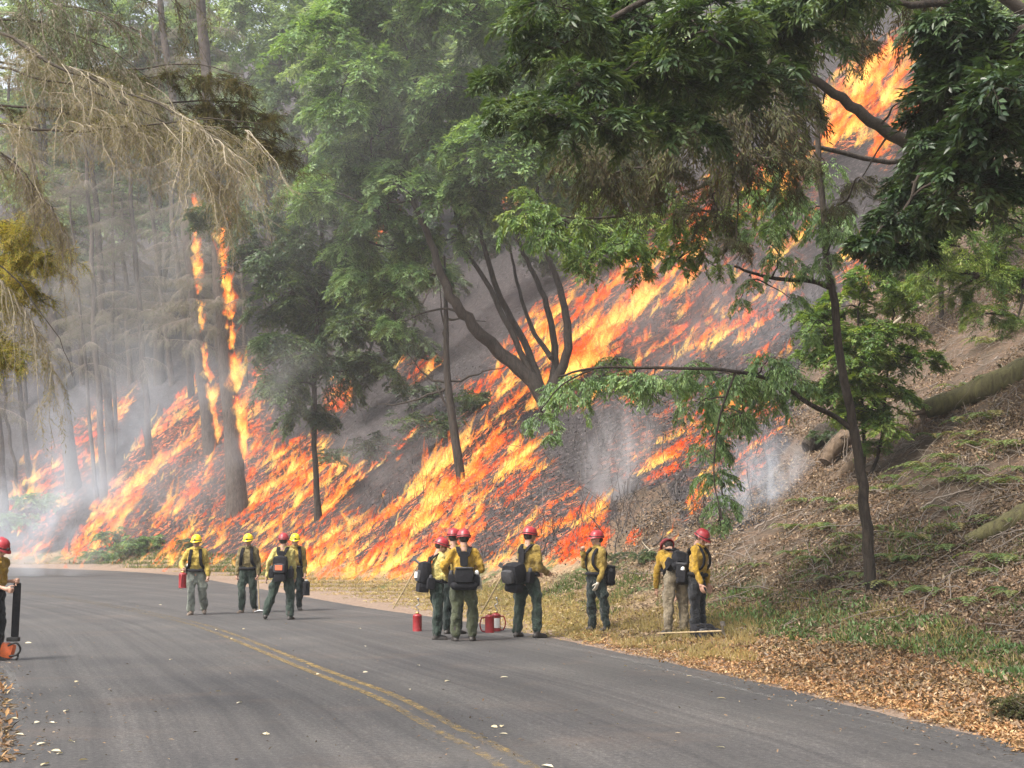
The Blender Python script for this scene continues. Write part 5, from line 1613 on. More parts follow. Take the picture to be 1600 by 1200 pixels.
    # ---- boots
    for nm in 'RL':
        h, k, a = hips[nm]; a = a + pel; k = k + pel
        sd = norm(a - k)
        lift = (a[2] - 0.085)
        tilt = min(0.6, lift * 2.0)
        bf = norm(fwd * math.cos(tilt) - upw * math.sin(tilt) + (B @ np.array([0.22 if nm == 'R' else -0.22, 0, 0])))
        g = Geo()
        limb(g, [a - sd * 0.16, a + [0, 0, -0.02]], [0.060, 0.055])
        limb(g, [a + np.array([0, 0, -0.045]) - bf * 0.035, a + np.array([0, 0, -0.045]) + bf * 0.09, a + np.array([0, 0, -0.055]) + bf * 0.165], [0.045, 0.046, 0.036])
        bt = remesh(g, 0.012, 1)
        G = Geo(); V = bt[0] * sc; V[:, 2] = np.maximum(V[:, 2], 0.004 if lift < .03 else -9)
        add_rm(G, (V, None, bt[2], bt[3]), 0)
        bo_ = G.build('boot', boots, root)
    # ---- helmet
    Gh = Geo()
    prof = [(0.0, 0.122), (0.035, 0.119), (0.065, 0.106), (0.092, 0.078), (0.107, 0.035), (0.112, 0.0), (0.120, -0.010), (0.121, -0.016), (0.108, -0.014), (0.10, 0.0)]
    seg = 24
    ctr = hc + HR @ np.array([0, -0.008, 0.128])
    V = []
    for (r_, z) in prof:
        for i in range(seg):
            a = i / seg * 2 * PI
            x, y = math.cos(a) * r_ * 0.98, math.sin(a) * r_ * 1.15
            ridge = 0.006 * math.exp(-(x / 0.014) ** 2) * (1 if 0.02 < z < 0.121 else 0)
            brim = 0
            if z < 0.0:
                f = max(0, math.sin(a))
                y += 0.042 * f ** 2.0; brim = -0.012 * f ** 2
                x *= 1.05; y *= 1.04
            V.append((x, y, z + ridge + brim))
    V = np.array(V) @ HR.T + ctr
    idx = np.arange(len(prof) * seg).reshape(len(prof), seg)
    qd = np.stack([idx[:-1], idx[1:], np.roll(idx[1:], -1, 1), np.roll(idx[:-1], -1, 1)], -1).reshape(-1, 4)
    Gh.add(V * sc, qd, 0.5)
    ho = Gh.build('helmet', HRED if helmet == 'red' else HYEL, root)
    g = Geo()
    ringp = np.array([ctr + HR @ np.array([math.cos(a) * 0.113, math.sin(a) * 0.131 , 0.012]) for a in np.linspace(0, 2 * PI, 20)])
    tubes(g, ringp * sc, np.full(20, 0.007 * sc), 5)
    rbox(g, (ctr + HR @ np.array([0, 0.135, 0.022])) * sc, np.array([.04, .03, .03]) * sc, HR)
    g.build('headlamp_band', BLK, ho)
    # hair below the helmet
    g = Geo()
    ellipsoid(g, (hc + HR @ np.array([0, -0.040, 0.090])) * sc, np.array([.080, .080, .066]) * sc, HR)
    g.build('hair', HAIR, root)
    return dict(root=root, pel=pel * sc, upt=upt, ft=ft, rt=rt, neck=neck * sc, chest=chest * sc, wrist={k: arm[k][2] * sc for k in 'RL'}, fore={k: arm[k][4] for k in 'RL'}, sc=sc, B=B, loc=np.array(loc), hc=hc * sc)

def backpack(p, label, style='low', patch=None, pouches=True):
    root = empty('backpack', p['loc'], label, 'backpack', 'packs worn by the firefighters')
    sc = p['sc']; rt, ft, up = p['rt'], p['ft'], p['upt']
    R3 = np.stack([rt, ft, up], 1)
    pel, chest, neck = p['pel'], p['chest'], p['neck']
    def at(x, y, z): return pel + rt * x * sc + ft * y * sc + up * z * sc
    def part(name, mat, fn, parent=root, bev=True):
        g = Geo(); fn(g)
        return g.build(name, mat, parent)
    if style == 'low':
        main = part('main_pocket', NYL, lambda g: rbox(g, at(0, -0.24, 0.10), (0.30, 0.17, 0.24), R3, n=6, e=.5))
        part('lid', NYLG, lambda g: rbox(g, at(0, -0.245, 0.215), (0.285, 0.18, 0.035), R3, n=6, e=.5))
        part('lower_roll', NYL, lambda g: limb(g, [at(-0.15, -0.23, -0.06), at(0.15, -0.23, -0.06)], [0.065, 0.065]))
    elif style == 'tall':
        main = part('main_pocket', NYL, lambda g: rbox(g, at(0, -0.24, 0.20), (0.29, 0.19, 0.36), R3, n=6, e=.5))
        part('front_pocket', NYLG, lambda g: rbox(g, at(0, -0.345, 0.14), (0.23, 0.06, 0.18), R3, n=6, e=.5))
        part('lower_roll', NYL, lambda g: rbox(g, at(0, -0.25, -0.05), (0.24, 0.18, 0.16), R3, n=4, e=.35))
    else:   # big and bulging
        main = part('main_pocket', NYL, lambda g: rbox(g, at(0, -0.32, 0.08), (0.34, 0.30, 0.34), R3 @ Rx(0.25), n=6, e=.6))
        part('front_pocket', NYLG, lambda g: rbox(g, at(0, -0.46, 0.02), (0.24, 0.12, 0.22), R3 @ Rx(0.3), n=6, e=.6))
        part('lower_roll', NYL, lambda g: rbox(g, at(0, -0.30, -0.14), (0.30, 0.20, 0.17), R3, n=6, e=.6))
    for s in (-1, 1):
        part('side_pouch', NYL, lambda g: rbox(g, at(s * 0.20, -0.16, 0.03), (0.10, 0.13, 0.19), R3, n=3, e=.35))
        part('bottle', CWHT if s > 0 and style == 'low' else NYLG, lambda g: limb(g, [at(s * 0.20, -0.17, 0.05), at(s * 0.20, -0.17, 0.15)], [0.036 * sc, 0.034 * sc]))
        sp = [at(s * 0.05, -0.175, 0.40), at(s * 0.075, -0.13, 0.47), at(s * 0.095, -0.02, 0.545), at(s * 0.10, 0.09, 0.48), at(s * 0.115, 0.155, 0.36), at(s * 0.125, 0.145, 0.22), at(s * 0.165, 0.03, 0.10)]
        def strap(g, sp=sp):
            pp = spline(sp, 24)
            for k in (-0.022, 0, 0.022):
                tubes(g, pp + rt * k * sc, np.full(24, 0.015 * sc), 5, cap=True)
        part('strap', NYL, strap)
    part('yoke', NYL, lambda g: rbox(g, at(0, -0.165, 0.36), (0.13, 0.035, 0.24), R3, n=3, e=.3))
    def hip(g):
        ringp = np.array([at(0.185 * math.cos(a), 0.158 * math.sin(a), 0.075) for a in np.linspace(0, 2 * PI, 24)])
        tubes(g, ringp, np.full(24, 0.030 * sc), 6)
    part('hip_belt', NYL, hip)
    if patch:
        part('patch', patch, lambda g: rbox(g, at(0, (-0.385 if style == 'tall' else -0.33), 0.155 if style == 'tall' else 0.12), (0.15, 0.02, 0.10), R3, n=2, e=.15))
    return root

ST = ((0.03, 0.02, -1), (0.0, -0.03, -1))
WF = ((-0.02, 0.36, -1), (-0.04, -0.02, -1))
WB = ((0.08, -0.14, -1), (0.06, -0.55, -1))
HANG = ((0.18, -0.02, -1), (0.05, 0.25, -1))

p1 = person('walking person in a yellow helmet and dusty grey trousers carrying a red canister', 305, 962, 4, 'yellow', 'grey', 'yellow',
            dict(R=WF, L=WB), dict(R=((0.55, -0.1, -0.85), (-0.25, 0.80, -0.45)), L=((0.28, 0.0, -1), (0.12, 0.22, -1))), lean=(8, 0), head=(4, 8), hands=('grip', 'grip'), boots=BOOTB)
p2 = person('walking person in a yellow helmet and soiled olive shirt holding a hand tool', 386, 959, -3, 'olive', 'green', 'yellow',
            dict(R=((0.03, 0.22, -1), (0.0, -0.03, -1)), L=((0.05, -0.08, -1), (0.02, -0.40, -1))), dict(R=((0.22, -0.02, -1), (0.02, 0.2, -1)), L=((0.26, -0.05, -1), (0.02, 0.18, -1))), lean=(3, 0), head=(8, 0), hands=('grip', 'grip'), gloves=(False, False), boots=BOOTB)
p3 = person('person in a red helmet striding away in a bright yellow shirt with a backpack', 441, 970, 176, 'pale', 'green', 'red',
            dict(L=((0.34, 0.10, -1), (0.30, -0.10, -1)), R=((0.14, 0.05, -1), (0.0, -0.05, -1))), dict(L=((0.48, -0.05, -0.9), (0.20, 0.25, -1)), R=((0.16, 0.05, -1), (0.0, 0.5, -0.9))), lean=(-2, 0), head=(4, 0))
p4 = person('person in a yellow helmet mostly hidden behind the striding red-helmeted walker', 459, 956, 10, 'mustard', 'deep', 'yellow',
            dict(R=((0.03, 0.15, -1), (0.0, -0.03, -1)), L=((0.06, -0.05, -1), (0.02, -0.35, -1))), dict(R=HANG, L=((0.22, 0.05, -1), (0.05, 0.15, -1))), lean=(3, 0), head=(8, 0), hands=('open', 'grip'))
p5 = person('person in a red helmet seen side-on with a tall backpack, leftmost of three', 682, 1001, 108, 'pale', 'green', 'red',
            dict(R=((0.03, -0.02, -1), (0.0, -0.06, -1)), L=((0.03, 0.10, -1), (0.0, -0.02, -1))), dict(R=((0.05, 0.12, -1), (-0.1, 0.75, -0.55)), L=((0.05, 0.3, -1), (-0.1, 0.9, -0.3))), lean=(5, 0), head=(16, 10), hands=('open', 'open'), gloves=(True, True), hgt=1.67)
p6 = person('person in a red helmet hidden behind the other two of the group of three', 707, 993, 150, 'mustard', 'deep', 'red',
            dict(R=ST, L=ST), dict(R=((0.3, 0.2, -1), (-0.2, 0.6, -0.8)), L=((0.35, 0.1, -1), (-0.3, 0.5, -0.7))), lean=(2, 0), head=(4, -20), hgt=1.82)
p7 = person('person in dark gold shirt seen from behind with hand on hip, nearest of three', 724, 1004, 184, 'gold', 'moss', 'red',
            dict(R=((0.10, 0.03, -1), (0.0, -0.03, -1)), L=((0.06, 0.0, -1), (0.02, -0.03, -1))), dict(L=((0.55, -0.25, -0.75), (-0.30, 0.75, -0.5)), R=((0.42, -0.2, -0.85), (-0.5, 0.75, -0.35))), lean=(2, 0), head=(6, -12), hgt=1.80)
p8 = person('person in a red helmet and mustard shirt standing beside two red canisters, back turned', 824, 998, 138, 'mustard', 'green', 'red',
            dict(L=((0.14, -0.03, -1), (0.10, -0.05, -1)), R=((0.20, 0.10, -1), (0.02, -0.06, -1))), dict(L=((0.10, 0.25, -1), (-0.1, 0.9, -0.35)), R=((0.10, 0.10, -1), (-0.15, 0.95, -0.30))), lean=(3, 2), head=(6, 5), hgt=1.84)
p9 = person('person in a red helmet looking left with a hand raised to the chin', 932, 988, -58, 'mustard', 'deep', 'red',
            dict(R=((0.06, 0.05, -1), (0.0, -0.03, -1)), L=((0.12, -0.12, -1), (0.03, -0.15, -1))), dict(R=((0.05, 0.50, -0.9), (-0.25, 0.30, 0.95)), L=((0.10, 0.0, -1), (-0.12, 0.35, -0.95))), lean=(-2, 0), head=(2, 18), hands=('grip', 'open'), gloves=(False, True), hgt=1.70)
p10 = person('person in a gold shirt and khaki trousers bending forward beside a standing colleague', 1058, 993, 200, 'gold', 'khaki', 'red',
             dict(R=((0.10, 0.06, -1), (0.02, -0.05, -1)), L=((0.12, 0.0, -1), (0.02, -0.03, -1))), dict(R=((0.10, 0.35, -1), (0, 0.2, -1)), L=((0.28, 0.10, -1), (-0.05, 0.25, -1))), lean=(48, 10), head=(32, 0), hands=('open', 'open'), hgt=1.74)
p11 = person('person in a red helmet and dark trousers looking down, standing behind the bending colleague', 1090, 995, 58, 'gold', 'black', 'red',
             dict(R=ST, L=((0.05, 0.05, -1), (0, -0.03, -1))), dict(R=((0.12, 0.1, -1), (0, 0.3, -1)), L=((0.10, 0.06, -1), (0.02, 0.2, -1))), lean=(6, 0), head=(26, 6), hgt=1.66)
p12 = person('person in a red helmet cut by the left edge, resting a chainsaw on its end', -17, 1036, 70, 'gold', 'black', 'red',
             dict(R=((0.05, 0.05, -1), (0, -0.05, -1)), L=((0.06, 0.12, -1), (0, -0.06, -1))), dict(R=((0.05, 0.12, -1), (-0.1, 0.9, -0.25)), L=((0.06, -0.36, -1), (-0.05, 1.0, 0.05))), lean=(8, 0), head=(24, 5), hands=('grip', 'grip'), sleeves_short=True, hgt=1.68)

backpack(p1, 'black harness pack on the person carrying the red canister', 'low')
backpack(p2, 'black harness pack on the person in the olive shirt', 'low')
backpack(p3, 'black backpack with an orange patch on the person striding away', 'tall', NYLO)
backpack(p4, 'black pack on the half-hidden person in a yellow helmet', 'low')
backpack(p5, 'tall black backpack on the side-on person at the left of the three', 'tall', CWHT)
backpack(p7, 'black cross-strapped pack with a grey lid on the person in dark gold', 'low')
backpack(p8, 'bulging black pack with an orange tag hanging low on the mustard shirt', 'big', NYLO)
backpack(p9, 'slim black pack on the person with a hand at the chin', 'low')
backpack(p10, 'black waist pack on the bending person', 'low')
backpack(p11, 'black harness pack on the person looking down', 'low')

# ------------------------------------------------------------------ carried and grounded kit
def lathe(g, prof, c, seg=16, R3=None, m=0):
    V = []
    for r_, z in prof:
        for i in range(seg):
            a = i / seg * 2 * PI
            V.append((math.cos(a) * r_, math.sin(a) * r_, z))
    V = np.array(V)
    if R3 is not None: V = V @ np.asarray(R3).T
    V = V + np.asarray(c)
    idx = np.arange(len(prof) * seg).reshape(len(prof), seg)
    q = np.stack([idx[:-1], np.roll(idx[:-1], -1, 1), np.roll(idx[1:], -1, 1), idx[1:]], -1).reshape(-1, 4)
    g.add(V, q, 0.5, m)

def drip_torch(loc, label, hdir=None, white=False, spout=True, R3=None, dark=False, hgt=0.30):
    root = empty('drip_torch', loc, label, 'drip torch', 'drip torches of the crew')
    r = 0.083; h = hgt
    bm = NYL if dark else CRED
    g = Geo()
    lathe(g, [(0.001, 0), (r, 0), (r, 0.012), (r * .98, 0.016), (r * .98, h - .03), (r, h - .025), (r, h - .01), (r * .85, h + .012), (r * .4, h + .025), (0.001, h + .028)], (0, 0, 0), 18, R3)
    g.build('tank', bm, root)
    g = Geo(); lathe(g, [(0.001, h + .02), (.034, h + .02), (.034, h + .055), (0.001, h + .058)], (0, 0, 0), 14, R3)
    g.build('cap', CWHT if dark else BRASS, root)
    if hdir is not None:
        hd = np.array([hdir[0], hdir[1], 0.0]); 
        pts = [hd * r * .9 + [0, 0, h - .03], hd * (r + .055) + [0, 0, h - .04], hd * (r + .085) + [0, 0, h * .5], hd * (r + .055) + [0, 0, .045], hd * r * .9 + [0, 0, .03]]
        g = Geo(); tubes(g, spline(pts, 18), np.full(18, .012), 8)
        g.build('handle', bm, root)
    if white:
        g = Geo()
        a = np.linspace(-0.9, 0.9, 8) - PI / 2
        V = [(math.cos(x) * (r + .002), math.sin(x) * (r + .002), z) for z in (.07, h - .06) for x in a]
        g.add(V, [(i, i + 1, i + 9, i + 8) for i in range(7)], 0.5)
        g.build('label', CWHT, root)
    if spout:
        pts = [(0, 0, h + .04), (0.02, 0, h + .10), (-.03, 0, h + .15), (.03, 0, h + .20), (0.01, 0, h + .27)]
        g = Geo(); tubes(g, spline(pts, 16), np.full(16, .008), 7); lathe(g, [(.001, h + .26), (.016, h + .265), (.016, h + .30), (.001, h + .305)], (0.01, 0, 0), 8)
        g.build('spout', STEEL if not dark else BLK, root)
    return root
drip_torch(ground_at(652, 988), 'red drip torch standing on the road left of the group of three')
drip_torch(ground_at(690, 977), 'red drip torch with a white label seen between the legs of the group', white=True, spout=False)
drip_torch(ground_at(765, 990), 'red drip torch with its handle to the left, nearer of the standing pair', (-1, 0), spout=False)
drip_torch(ground_at(775, 987), 'red and white drip torch with its handle to the right, beside its plain red twin', (1, 0), white=True)
wr = p1['wrist']['R'] + p1['loc'] + p1['fore']['R'] * 0.09
drip_torch(wr + np.array([0.0, -0.03, -0.36]), 'red drip torch held at the hip of the person in grey trousers', (0, -.6), spout=False, hgt=0.30)
wr = p4['wrist']['L'] + p4['loc'] + p4['fore']['L'] * 0.09
drip_torch(wr + np.array([0.03, 0, -0.40]), 'dark drip torch with a pale cap hanging from the half-hidden person hand', (0, -.6), spout=False, dark=True)

def hand_tool(a, b_, label, head='pick', name='hand_tool'):
    a, b_ = np.asarray(a, float), np.asarray(b_, float)
    root = empty(name, a, label, 'tool')
    g = Geo(); limb(g, [a * 0, (b_ - a) * .5, b_ - a], [.012, .013, .014], 8)
    g.build('handle', WOOD, root)
    g = Geo()
    d = norm(b_ - a); s = norm(np.cross(d, [0, 1, 0.2]))
    e = b_ - a
    tubes(g, np.array([e - s * .12 + d * .02, e, e + s * .10 + d * .02]), np.array([.008, .024, .018]), 6, cap=True)
    rbox(g, e + s * .11 + d * .03, (.07, .018, .08), np.stack([s, np.cross(d, s), d], 1), n=2, e=.1)
    g.build('tool_head', STEEL, root)
    return root
h2 = p2['wrist']['L'] + p2['loc'] + p2['fore']['L'] * 0.09
gpt = ground_at(407, 952); 
hand_tool(h2 + [0, 0, .05], np.array([h2[0] + 0.06, h2[1] - .05, 0.06]), 'long-handled tool held head down by the person in the olive shirt')
t0 = p8['pel'] + p8['loc']
hand_tool(P(752, 958, t0[1] + .1), P(790, 890, t0[1] - .1), 'pale-handled tool leaning from the bulging pack towards the standing drip torches')
t0 = p5['pel'] + p5['loc']
hand_tool(P(615, 950, t0[1] + .2), P(655, 880, t0[1] + .1), 'pale tool handle slanting down from the tall pack of the side-on person')
# axe-like handle and pack dropped on the verge
gp = ground_at(1097, 1000)
root = empty('backpack', gp, 'black pack lying on the dry grass at the feet of the bending person', 'backpack')
for nm, c, sz, mt in [('main_pocket', (0, 0, .11), (.34, .26, .22), NYL), ('front_pocket', (.04, -.13, .09), (.22, .10, .15), NYLG), ('side_pouch', (.22, 0, .08), (.14, .18, .15), NYL)]:
    g = Geo(); rbox(g, c, sz, Rz(.3) @ Rx(.15), n=6, e=.6); g.build(nm, mt, root)
for k in range(2):
    g = Geo(); tubes(g, spline([(-.1 + k * .1, -.1, .2), (0 + k * .12, -.22, .22), (.14 + k * .1, -.26, .05), (.25 + k * .04, -.1, .04)], 14), np.full(14, .014), 6); g.build('strap', NYL, root)
a = ground_at(1028, 1000); b2 = ground_at(1130, 1003)
hand_tool(a + [0, 0, .10], np.array([b2[0], b2[1], b2[2] + .16]), 'tool with a pale handle lying across the dropped pack')
# water bottle / glove in hands
g = Geo()
# glove hanging at hip of p7
q = p7['pel'] + p7['loc']
root = tag((lambda gg: (limb(gg, [(0, 0, .06), (0.01, 0, -.03)], [.035, .04], 8), [limb(gg, [(x, 0, -.05), (x * 1.3, 0.01, -.13)], [.013, .010], 6) for x in (-.03, -.01, .012, .034)], gg.build('glove', GLOVE))[-1])(Geo()),
           'pale leather glove hanging from the belt of the person in dark gold', 'glove')
root.location = q + p7['rt'] * 0.25 * 1.0 + np.array([0.0, -0.06, 0.02])

# chainsaw with its bar in a dark cover, stood upright
cs = ground_at(14, 1034)
hp = p12['wrist']['L'] + p12['loc']
root = empty('chainsaw', (hp[0] + 0.0, cs[1], cs[2]), 'orange chainsaw stood upright under the hand of the person at the left edge', 'chainsaw')
g = Geo(); rbox(g, (-.06, 0, .15), (.18, .16, .20), Ry(0.25), n=5, e=.5); g.build('engine_housing', ORNG, root)
g = Geo(); rbox(g, (.02, -.02, .30), (.16, .12, .06), None, n=3, e=.3); g.build('bar_clamp', BLK, root)
g = Geo(); tubes(g, spline([(-.02, -.10, .22), (.10, -.13, .26), (.15, -.10, .18), (.10, -.08, .10), (.0, -.10, .08)], 20), np.full(20, .014), 8, cap=True); g.build('front_handle', BLK, root)
g = Geo(); tubes(g, spline([(-.06, -.05, .06), (.02, -.06, .01), (.10, -.06, .05), (.10, -.05, .12)], 18), np.full(18, .015), 8, cap=True); g.build('rear_handle', BLK, root)
top = hp - np.array(root.location) + p12['fore']['L'] * 0.07
g = Geo()
d = norm(top - np.array([.03, 0, .32])); ln = np.linalg.norm(top - np.array([.03, 0, .32])) - .02
x = norm(np.cross([0, 1.0, 0], d)); R3 = np.stack([x, np.cross(d, x), d], 1)
rbox(g, np.array([.03, 0, .32]) + d * ln / 2, (.10, .035, ln), R3, n=4, e=.18); g.build('bar_cover', NYL, root)
# ------------------------------------------------------------------ logs, sticks, ferns, litter, verge
def log(label, a, b_, r0, r1, mat, stubs=0, roots=False, cat='log', name='fallen_log', seg=26):
    a, b_ = np.asarray(a, float), np.asarray(b_, float)
    root = empty(name, a, label, cat)
    g = Geo()
    pp = spline([np.zeros(3), (b_ - a) * .5 + rng.normal(size=3) * r0 * .3, b_ - a], seg)
    rr = np.linspace(r0, r1, seg) * (1 + rng.normal(size=seg) * .04)
    tubes(g, pp, rr, 20, cap=True)
    for vv in g.v:
        for i in range(len(vv)):
            vv[i] += np.array(mnoise.noise_vector(Vector(vv[i] * np.array([2.2, 2.2, 2.2]) + a))) * r0 * .22
    g.build('stem', mat, root)
    for k in range(stubs):
        t = rng.integers(3, seg - 3); g = Geo()
        d = norm(rng.normal(size=3) + [0, 0, .8])
        tubes(g, spline([pp[t], pp[t] + d * r0 * 1.8, pp[t] + d * r0 * 2.6 + rng.normal(size=3) * r0 * .5], 6), np.linspace(r0 * .22, r0 * .08, 6), 6, cap=True)
        g.build('branch_stub', mat, root)
    if roots:
        for k in range(9):
            g = Geo(); d = norm(rng.normal(size=3)); ax_ = norm(a - b_)
            d = norm(d - ax_ * (d @ ax_) + ax_ * .4)
            tubes(g, spline([ax_ * -.1, d * r0 * 1.1, d * r0 * rng.uniform(1.6, 2.4) + rng.normal(size=3) * .1], 7), np.linspace(r0 * .35, r0 * .06, 7), 6, cap=True)
            g.build('root', M['bark_log'], root)
    return root
def lifted(u, v, dz):
    p = ground_at(u, v); return p + np.array([0, 0, dz])
a = ground_at(1450, 660); Ya = a[1]
log('large mossy fallen trunk with a torn root end crossing the right slope', P(1445, 640, Ya - .3), P(1720, 535, Ya - 1.5), 0.46 * 27 / 27 * (27 / F * Ya) / (27 / F * Ya) * (29 / F * Ya), 33 / F * Ya, M['bark_moss'], 3, True)
a = ground_at(1520, 850)
log('mossy log end entering from the right edge low on the slope', P(1510, 846, a[1]), P(1700, 765, a[1] - .5), 9 / F * a[1], 32 / F * a[1], M['bark_moss'], 2)
a = ground_at(1260, 705)
log('dark rotten log left of the slim bay trunk', P(1262, 702, a[1] - .2), P(1322, 668, a[1]), 15 / F * a[1], 17 / F * a[1], M['bark_dark'], 1)
a = ground_at(1295, 725)
log('short weathered log chunk leaning below the rotten log', P(1290, 722, a[1] - .2), P(1325, 680, a[1]), 10 / F * a[1], 14 / F * a[1], M['bark_log'], 1)
a = ground_at(1285, 760)
log('pale forked root beside the slim bay trunk', P(1288, 762, a[1] - .1), P(1335, 725, a[1] - .1), 6 / F * a[1], 12 / F * a[1], M['bark_log'], 2)
for (pa, pb, r, lab, mt) in [((1366, 528), (1552, 404), 3.0, 'long pale bare stick leaning across the right slope', 'twig_pale'), ((1130, 990), (1240, 985), 1.6, 'thin brown branch lying along the verge', 'twig_grey'),
                             ((1195, 1028), (1250, 1050), 1.6, 'bent twig on the leaf-strewn shoulder', 'twig_grey'), ((1000, 870), (1040, 820), 1.8, 'burnt stick standing behind the crew', 'twig_dark'),
                             ((1015, 880), (1030, 860), 2.2, 'short pale stick lying on the slope behind the bending person', 'twig_pale'), ((1470, 640), (1560, 560), 3.5, 'reddish broken branch lying above the large trunk', 'twig_grey'),
                             ((1440, 800), (1530, 770), 2.2, 'grey branch between the two mossy logs', 'twig_grey'), ((1180, 830), (1260, 800), 1.8, 'dead branch on the litter left of the slim bay tree', 'twig_grey')]:
    A, Bp = ground_at(*pa), ground_at(*pb)
    if abs(pb[1] - 404) < 1: 
        A = ground_at(*pa); Bp = P(pb[0], pb[1], A[1] - .5); A = P(pa[0], pa[1], A[1] - .5)
    root = empty('fallen_branch', A, lab, 'branch')
    g = Geo(); pp = spline([np.array([0, 0, .05]), (Bp - A) * .5 + rng.normal(size=3) * .08 + [0, 0, .06], Bp - A + [0, 0, .05]], 14)
    tubes(g, pp + rng.normal(size=pp.shape) * .01, np.linspace(r, r * .4, 14) / F * A[1], 7, cap=True); g.build('stem', M[mt], root)
    for k in range(2):
        t = int(rng.integers(4, 12)); g = Geo(); d = norm(norm(Bp - A) + rng.normal(size=3) * .7)
        tubes(g, spline([pp[t], pp[t] + d * .15, pp[t] + d * .35 + rng.normal(size=3) * .03], 6), np.linspace(r * .5, r * .2, 6) / F * A[1], 5, cap=True); g.build('side_twig', M[mt], root)

def sticks():
    """dead twigs lying in the litter"""
    g = Geo()
    p = grounds(scatter_poly(SLOPE, 2600)); N = len(p)
    nn = nrm_at(p); d = rng.normal(size=(N, 3)); d = norm(d - nn * (d * nn).sum(1, keepdims=True) + nn * rng.uniform(-.05, .25, (N, 1)))
    L = rng.uniform(.15, .7, N) * rng.uniform(.5, 1.5, N)
    pth = p[:, None] + nn[:, None] * .03 + d[:, None] * L[:, None, None] * np.linspace(0, 1, 4)[None, :, None] + rng.normal(size=(N, 4, 3)) * .02
    tubes(g, pth, rng.uniform(.004, .012, N)[:, None] * np.linspace(1, .5, 4)[None], 4)
    tag(g.build('dead_twigs', M['twig_grey']), kind='stuff')

def brush():
    """charred stems and twigs standing in the burnt litter"""
    g = Geo()
    uv = scatter_poly([(60, 870), (640, 895), (960, 870), (1180, 800), (1290, 470), (900, 350), (500, 560), (300, 600), (100, 760)], 4200)
    p = grounds(uv)
    f = fbm(p[:, 0] * .9, p[:, 1] * .9, 3, 90)
    p = p[f > .42]; N = len(p)
    d = norm(rng.normal(size=(N, 3)) * .55 + [0.25, 0, 1.0]); L = rng.uniform(.2, 1.1, N)
    q = np.linspace(0, 1, 4)[None, :, None]
    pth = p[:, None] - [0, 0, .05] + d[:, None] * L[:, None, None] * q + rng.normal(size=(N, 4, 3)) * .05 * q
    tubes(g, pth, (rng.uniform(.006, .016, N))[:, None] * np.linspace(1, .3, 4)[None], 3)
    b1 = pth[:, 2]; d2 = norm(d + rng.normal(size=(N, 3)) * .8)
    tubes(g, b1[:, None] + d2[:, None] * (L * .4)[:, None, None] * np.linspace(0, 1, 3)[None, :, None], np.full((N, 3), .005), 3)
    tag(g.build('charred_brush', M['char_leaf']), kind='stuff')

# ferns
def fern(u, v, size, label=None, group='sword ferns on the right slope'):
    p = ground_at(u, v)
    root = empty('fern', p, label or 'green sword fern on the leaf-littered right slope', 'fern', group)
    nf_ = int(rng.integers(6, 10))
    for k in range(nf_):
        g = Geo()
        az = k / nf_ * 2 * PI + rng.uniform(-.3, .3)
        d = np.array([math.cos(az), math.sin(az), 0])
        L = size * rng.uniform(.7, 1.15)
        t = np.linspace(0, 1, 12)[:, None]
        pth = d * L * t * .9 + np.array([0, 0, 1.0]) * L * (0.75 * t - 0.72 * t ** 2.1)
        tubes(g, pth, np.linspace(.006, .002, 12), 3)
        tn = norm(np.gradient(pth, axis=0)); sd = norm(np.cross(tn, [0, 0, 1.0]))
        for s in (-1, 1):
            leaves(g, pth[1:], sd[1:] * s + tn[1:] * .35 + [0, 0, -.15], np.cross(sd[1:], tn[1:]), L * .22 * np.sin(np.linspace(.5, PI - .1, 11)) + .01, L * .07, r=random.random())
        g.build('frond', M['fern'], root)
    return root
ORD = ['first', 'second', 'third', 'fourth', 'fifth', 'sixth', 'seventh', 'eighth', 'ninth', 'tenth', 'eleventh', 'twelfth', 'thirteenth', 'fourteenth', 'fifteenth', 'sixteenth', 'seventeenth', 'eighteenth']
NUM = ['', 'one', 'two', 'three', 'four', 'five', 'six', 'seven', 'eight', 'nine', 'ten', 'eleven', 'twelve', 'thirteen', 'fourteen', 'fifteen', 'sixteen', 'seventeen', 'eighteen']
def ordinals(items, zone, noun):
    """label each by its place in its zone, from the left"""
    zs = {}
    for it in items: zs.setdefault(zone(it), []).append(it)
    out = {}
    for z, l in zs.items():
        l.sort(key=lambda k_: k_[0])
        for i, it in enumerate(l):
            out[it] = f'only {noun} {z}' if len(l) == 1 else f'{ORD[i]} {noun} from the left of {NUM[len(l)]} {z}'
    return out
FERNS = [(1450, 745, .75), (1410, 770, .6), (1530, 700, .6), (1440, 735, .5), (1330, 800, .55), (1305, 790, .6), (1290, 830, .6), (1400, 750, .5), (1560, 600, .7), (1545, 540, .7), (1585, 520, .7), (1520, 690, .5), (1480, 800, .45),
                  (1570, 760, .6), (1590, 700, .55), (1430, 880, .5), (1350, 905, .5), (1390, 920, .5), (1480, 870, .45), (1540, 900, .5), (1590, 880, .45), (1240, 870, .4), (1280, 880, .45), (1180, 890, .4), (1330, 930, .45), (1450, 930, .5),
                  (1520, 950, .5), (1585, 940, .5), (1320, 860, .4), (1500, 610, .5), (1480, 720, .5), (1545, 820, .4), (1250, 790, .4), (1370, 830, .4), (1415, 840, .4), (1575, 820, .45)] + [(1505, 745, .6), (1465, 690, .6), (1555, 880, .6), (1400, 885, .55), (1340, 845, .55), (1550, 660, .65), (1490, 830, .55), (1300, 910, .5), (1480, 760, .6), (1540, 760, .6), (1600, 740, .6), (1440, 850, .55), (1360, 770, .5), (1505, 665, .6), (1235, 830, .45)]
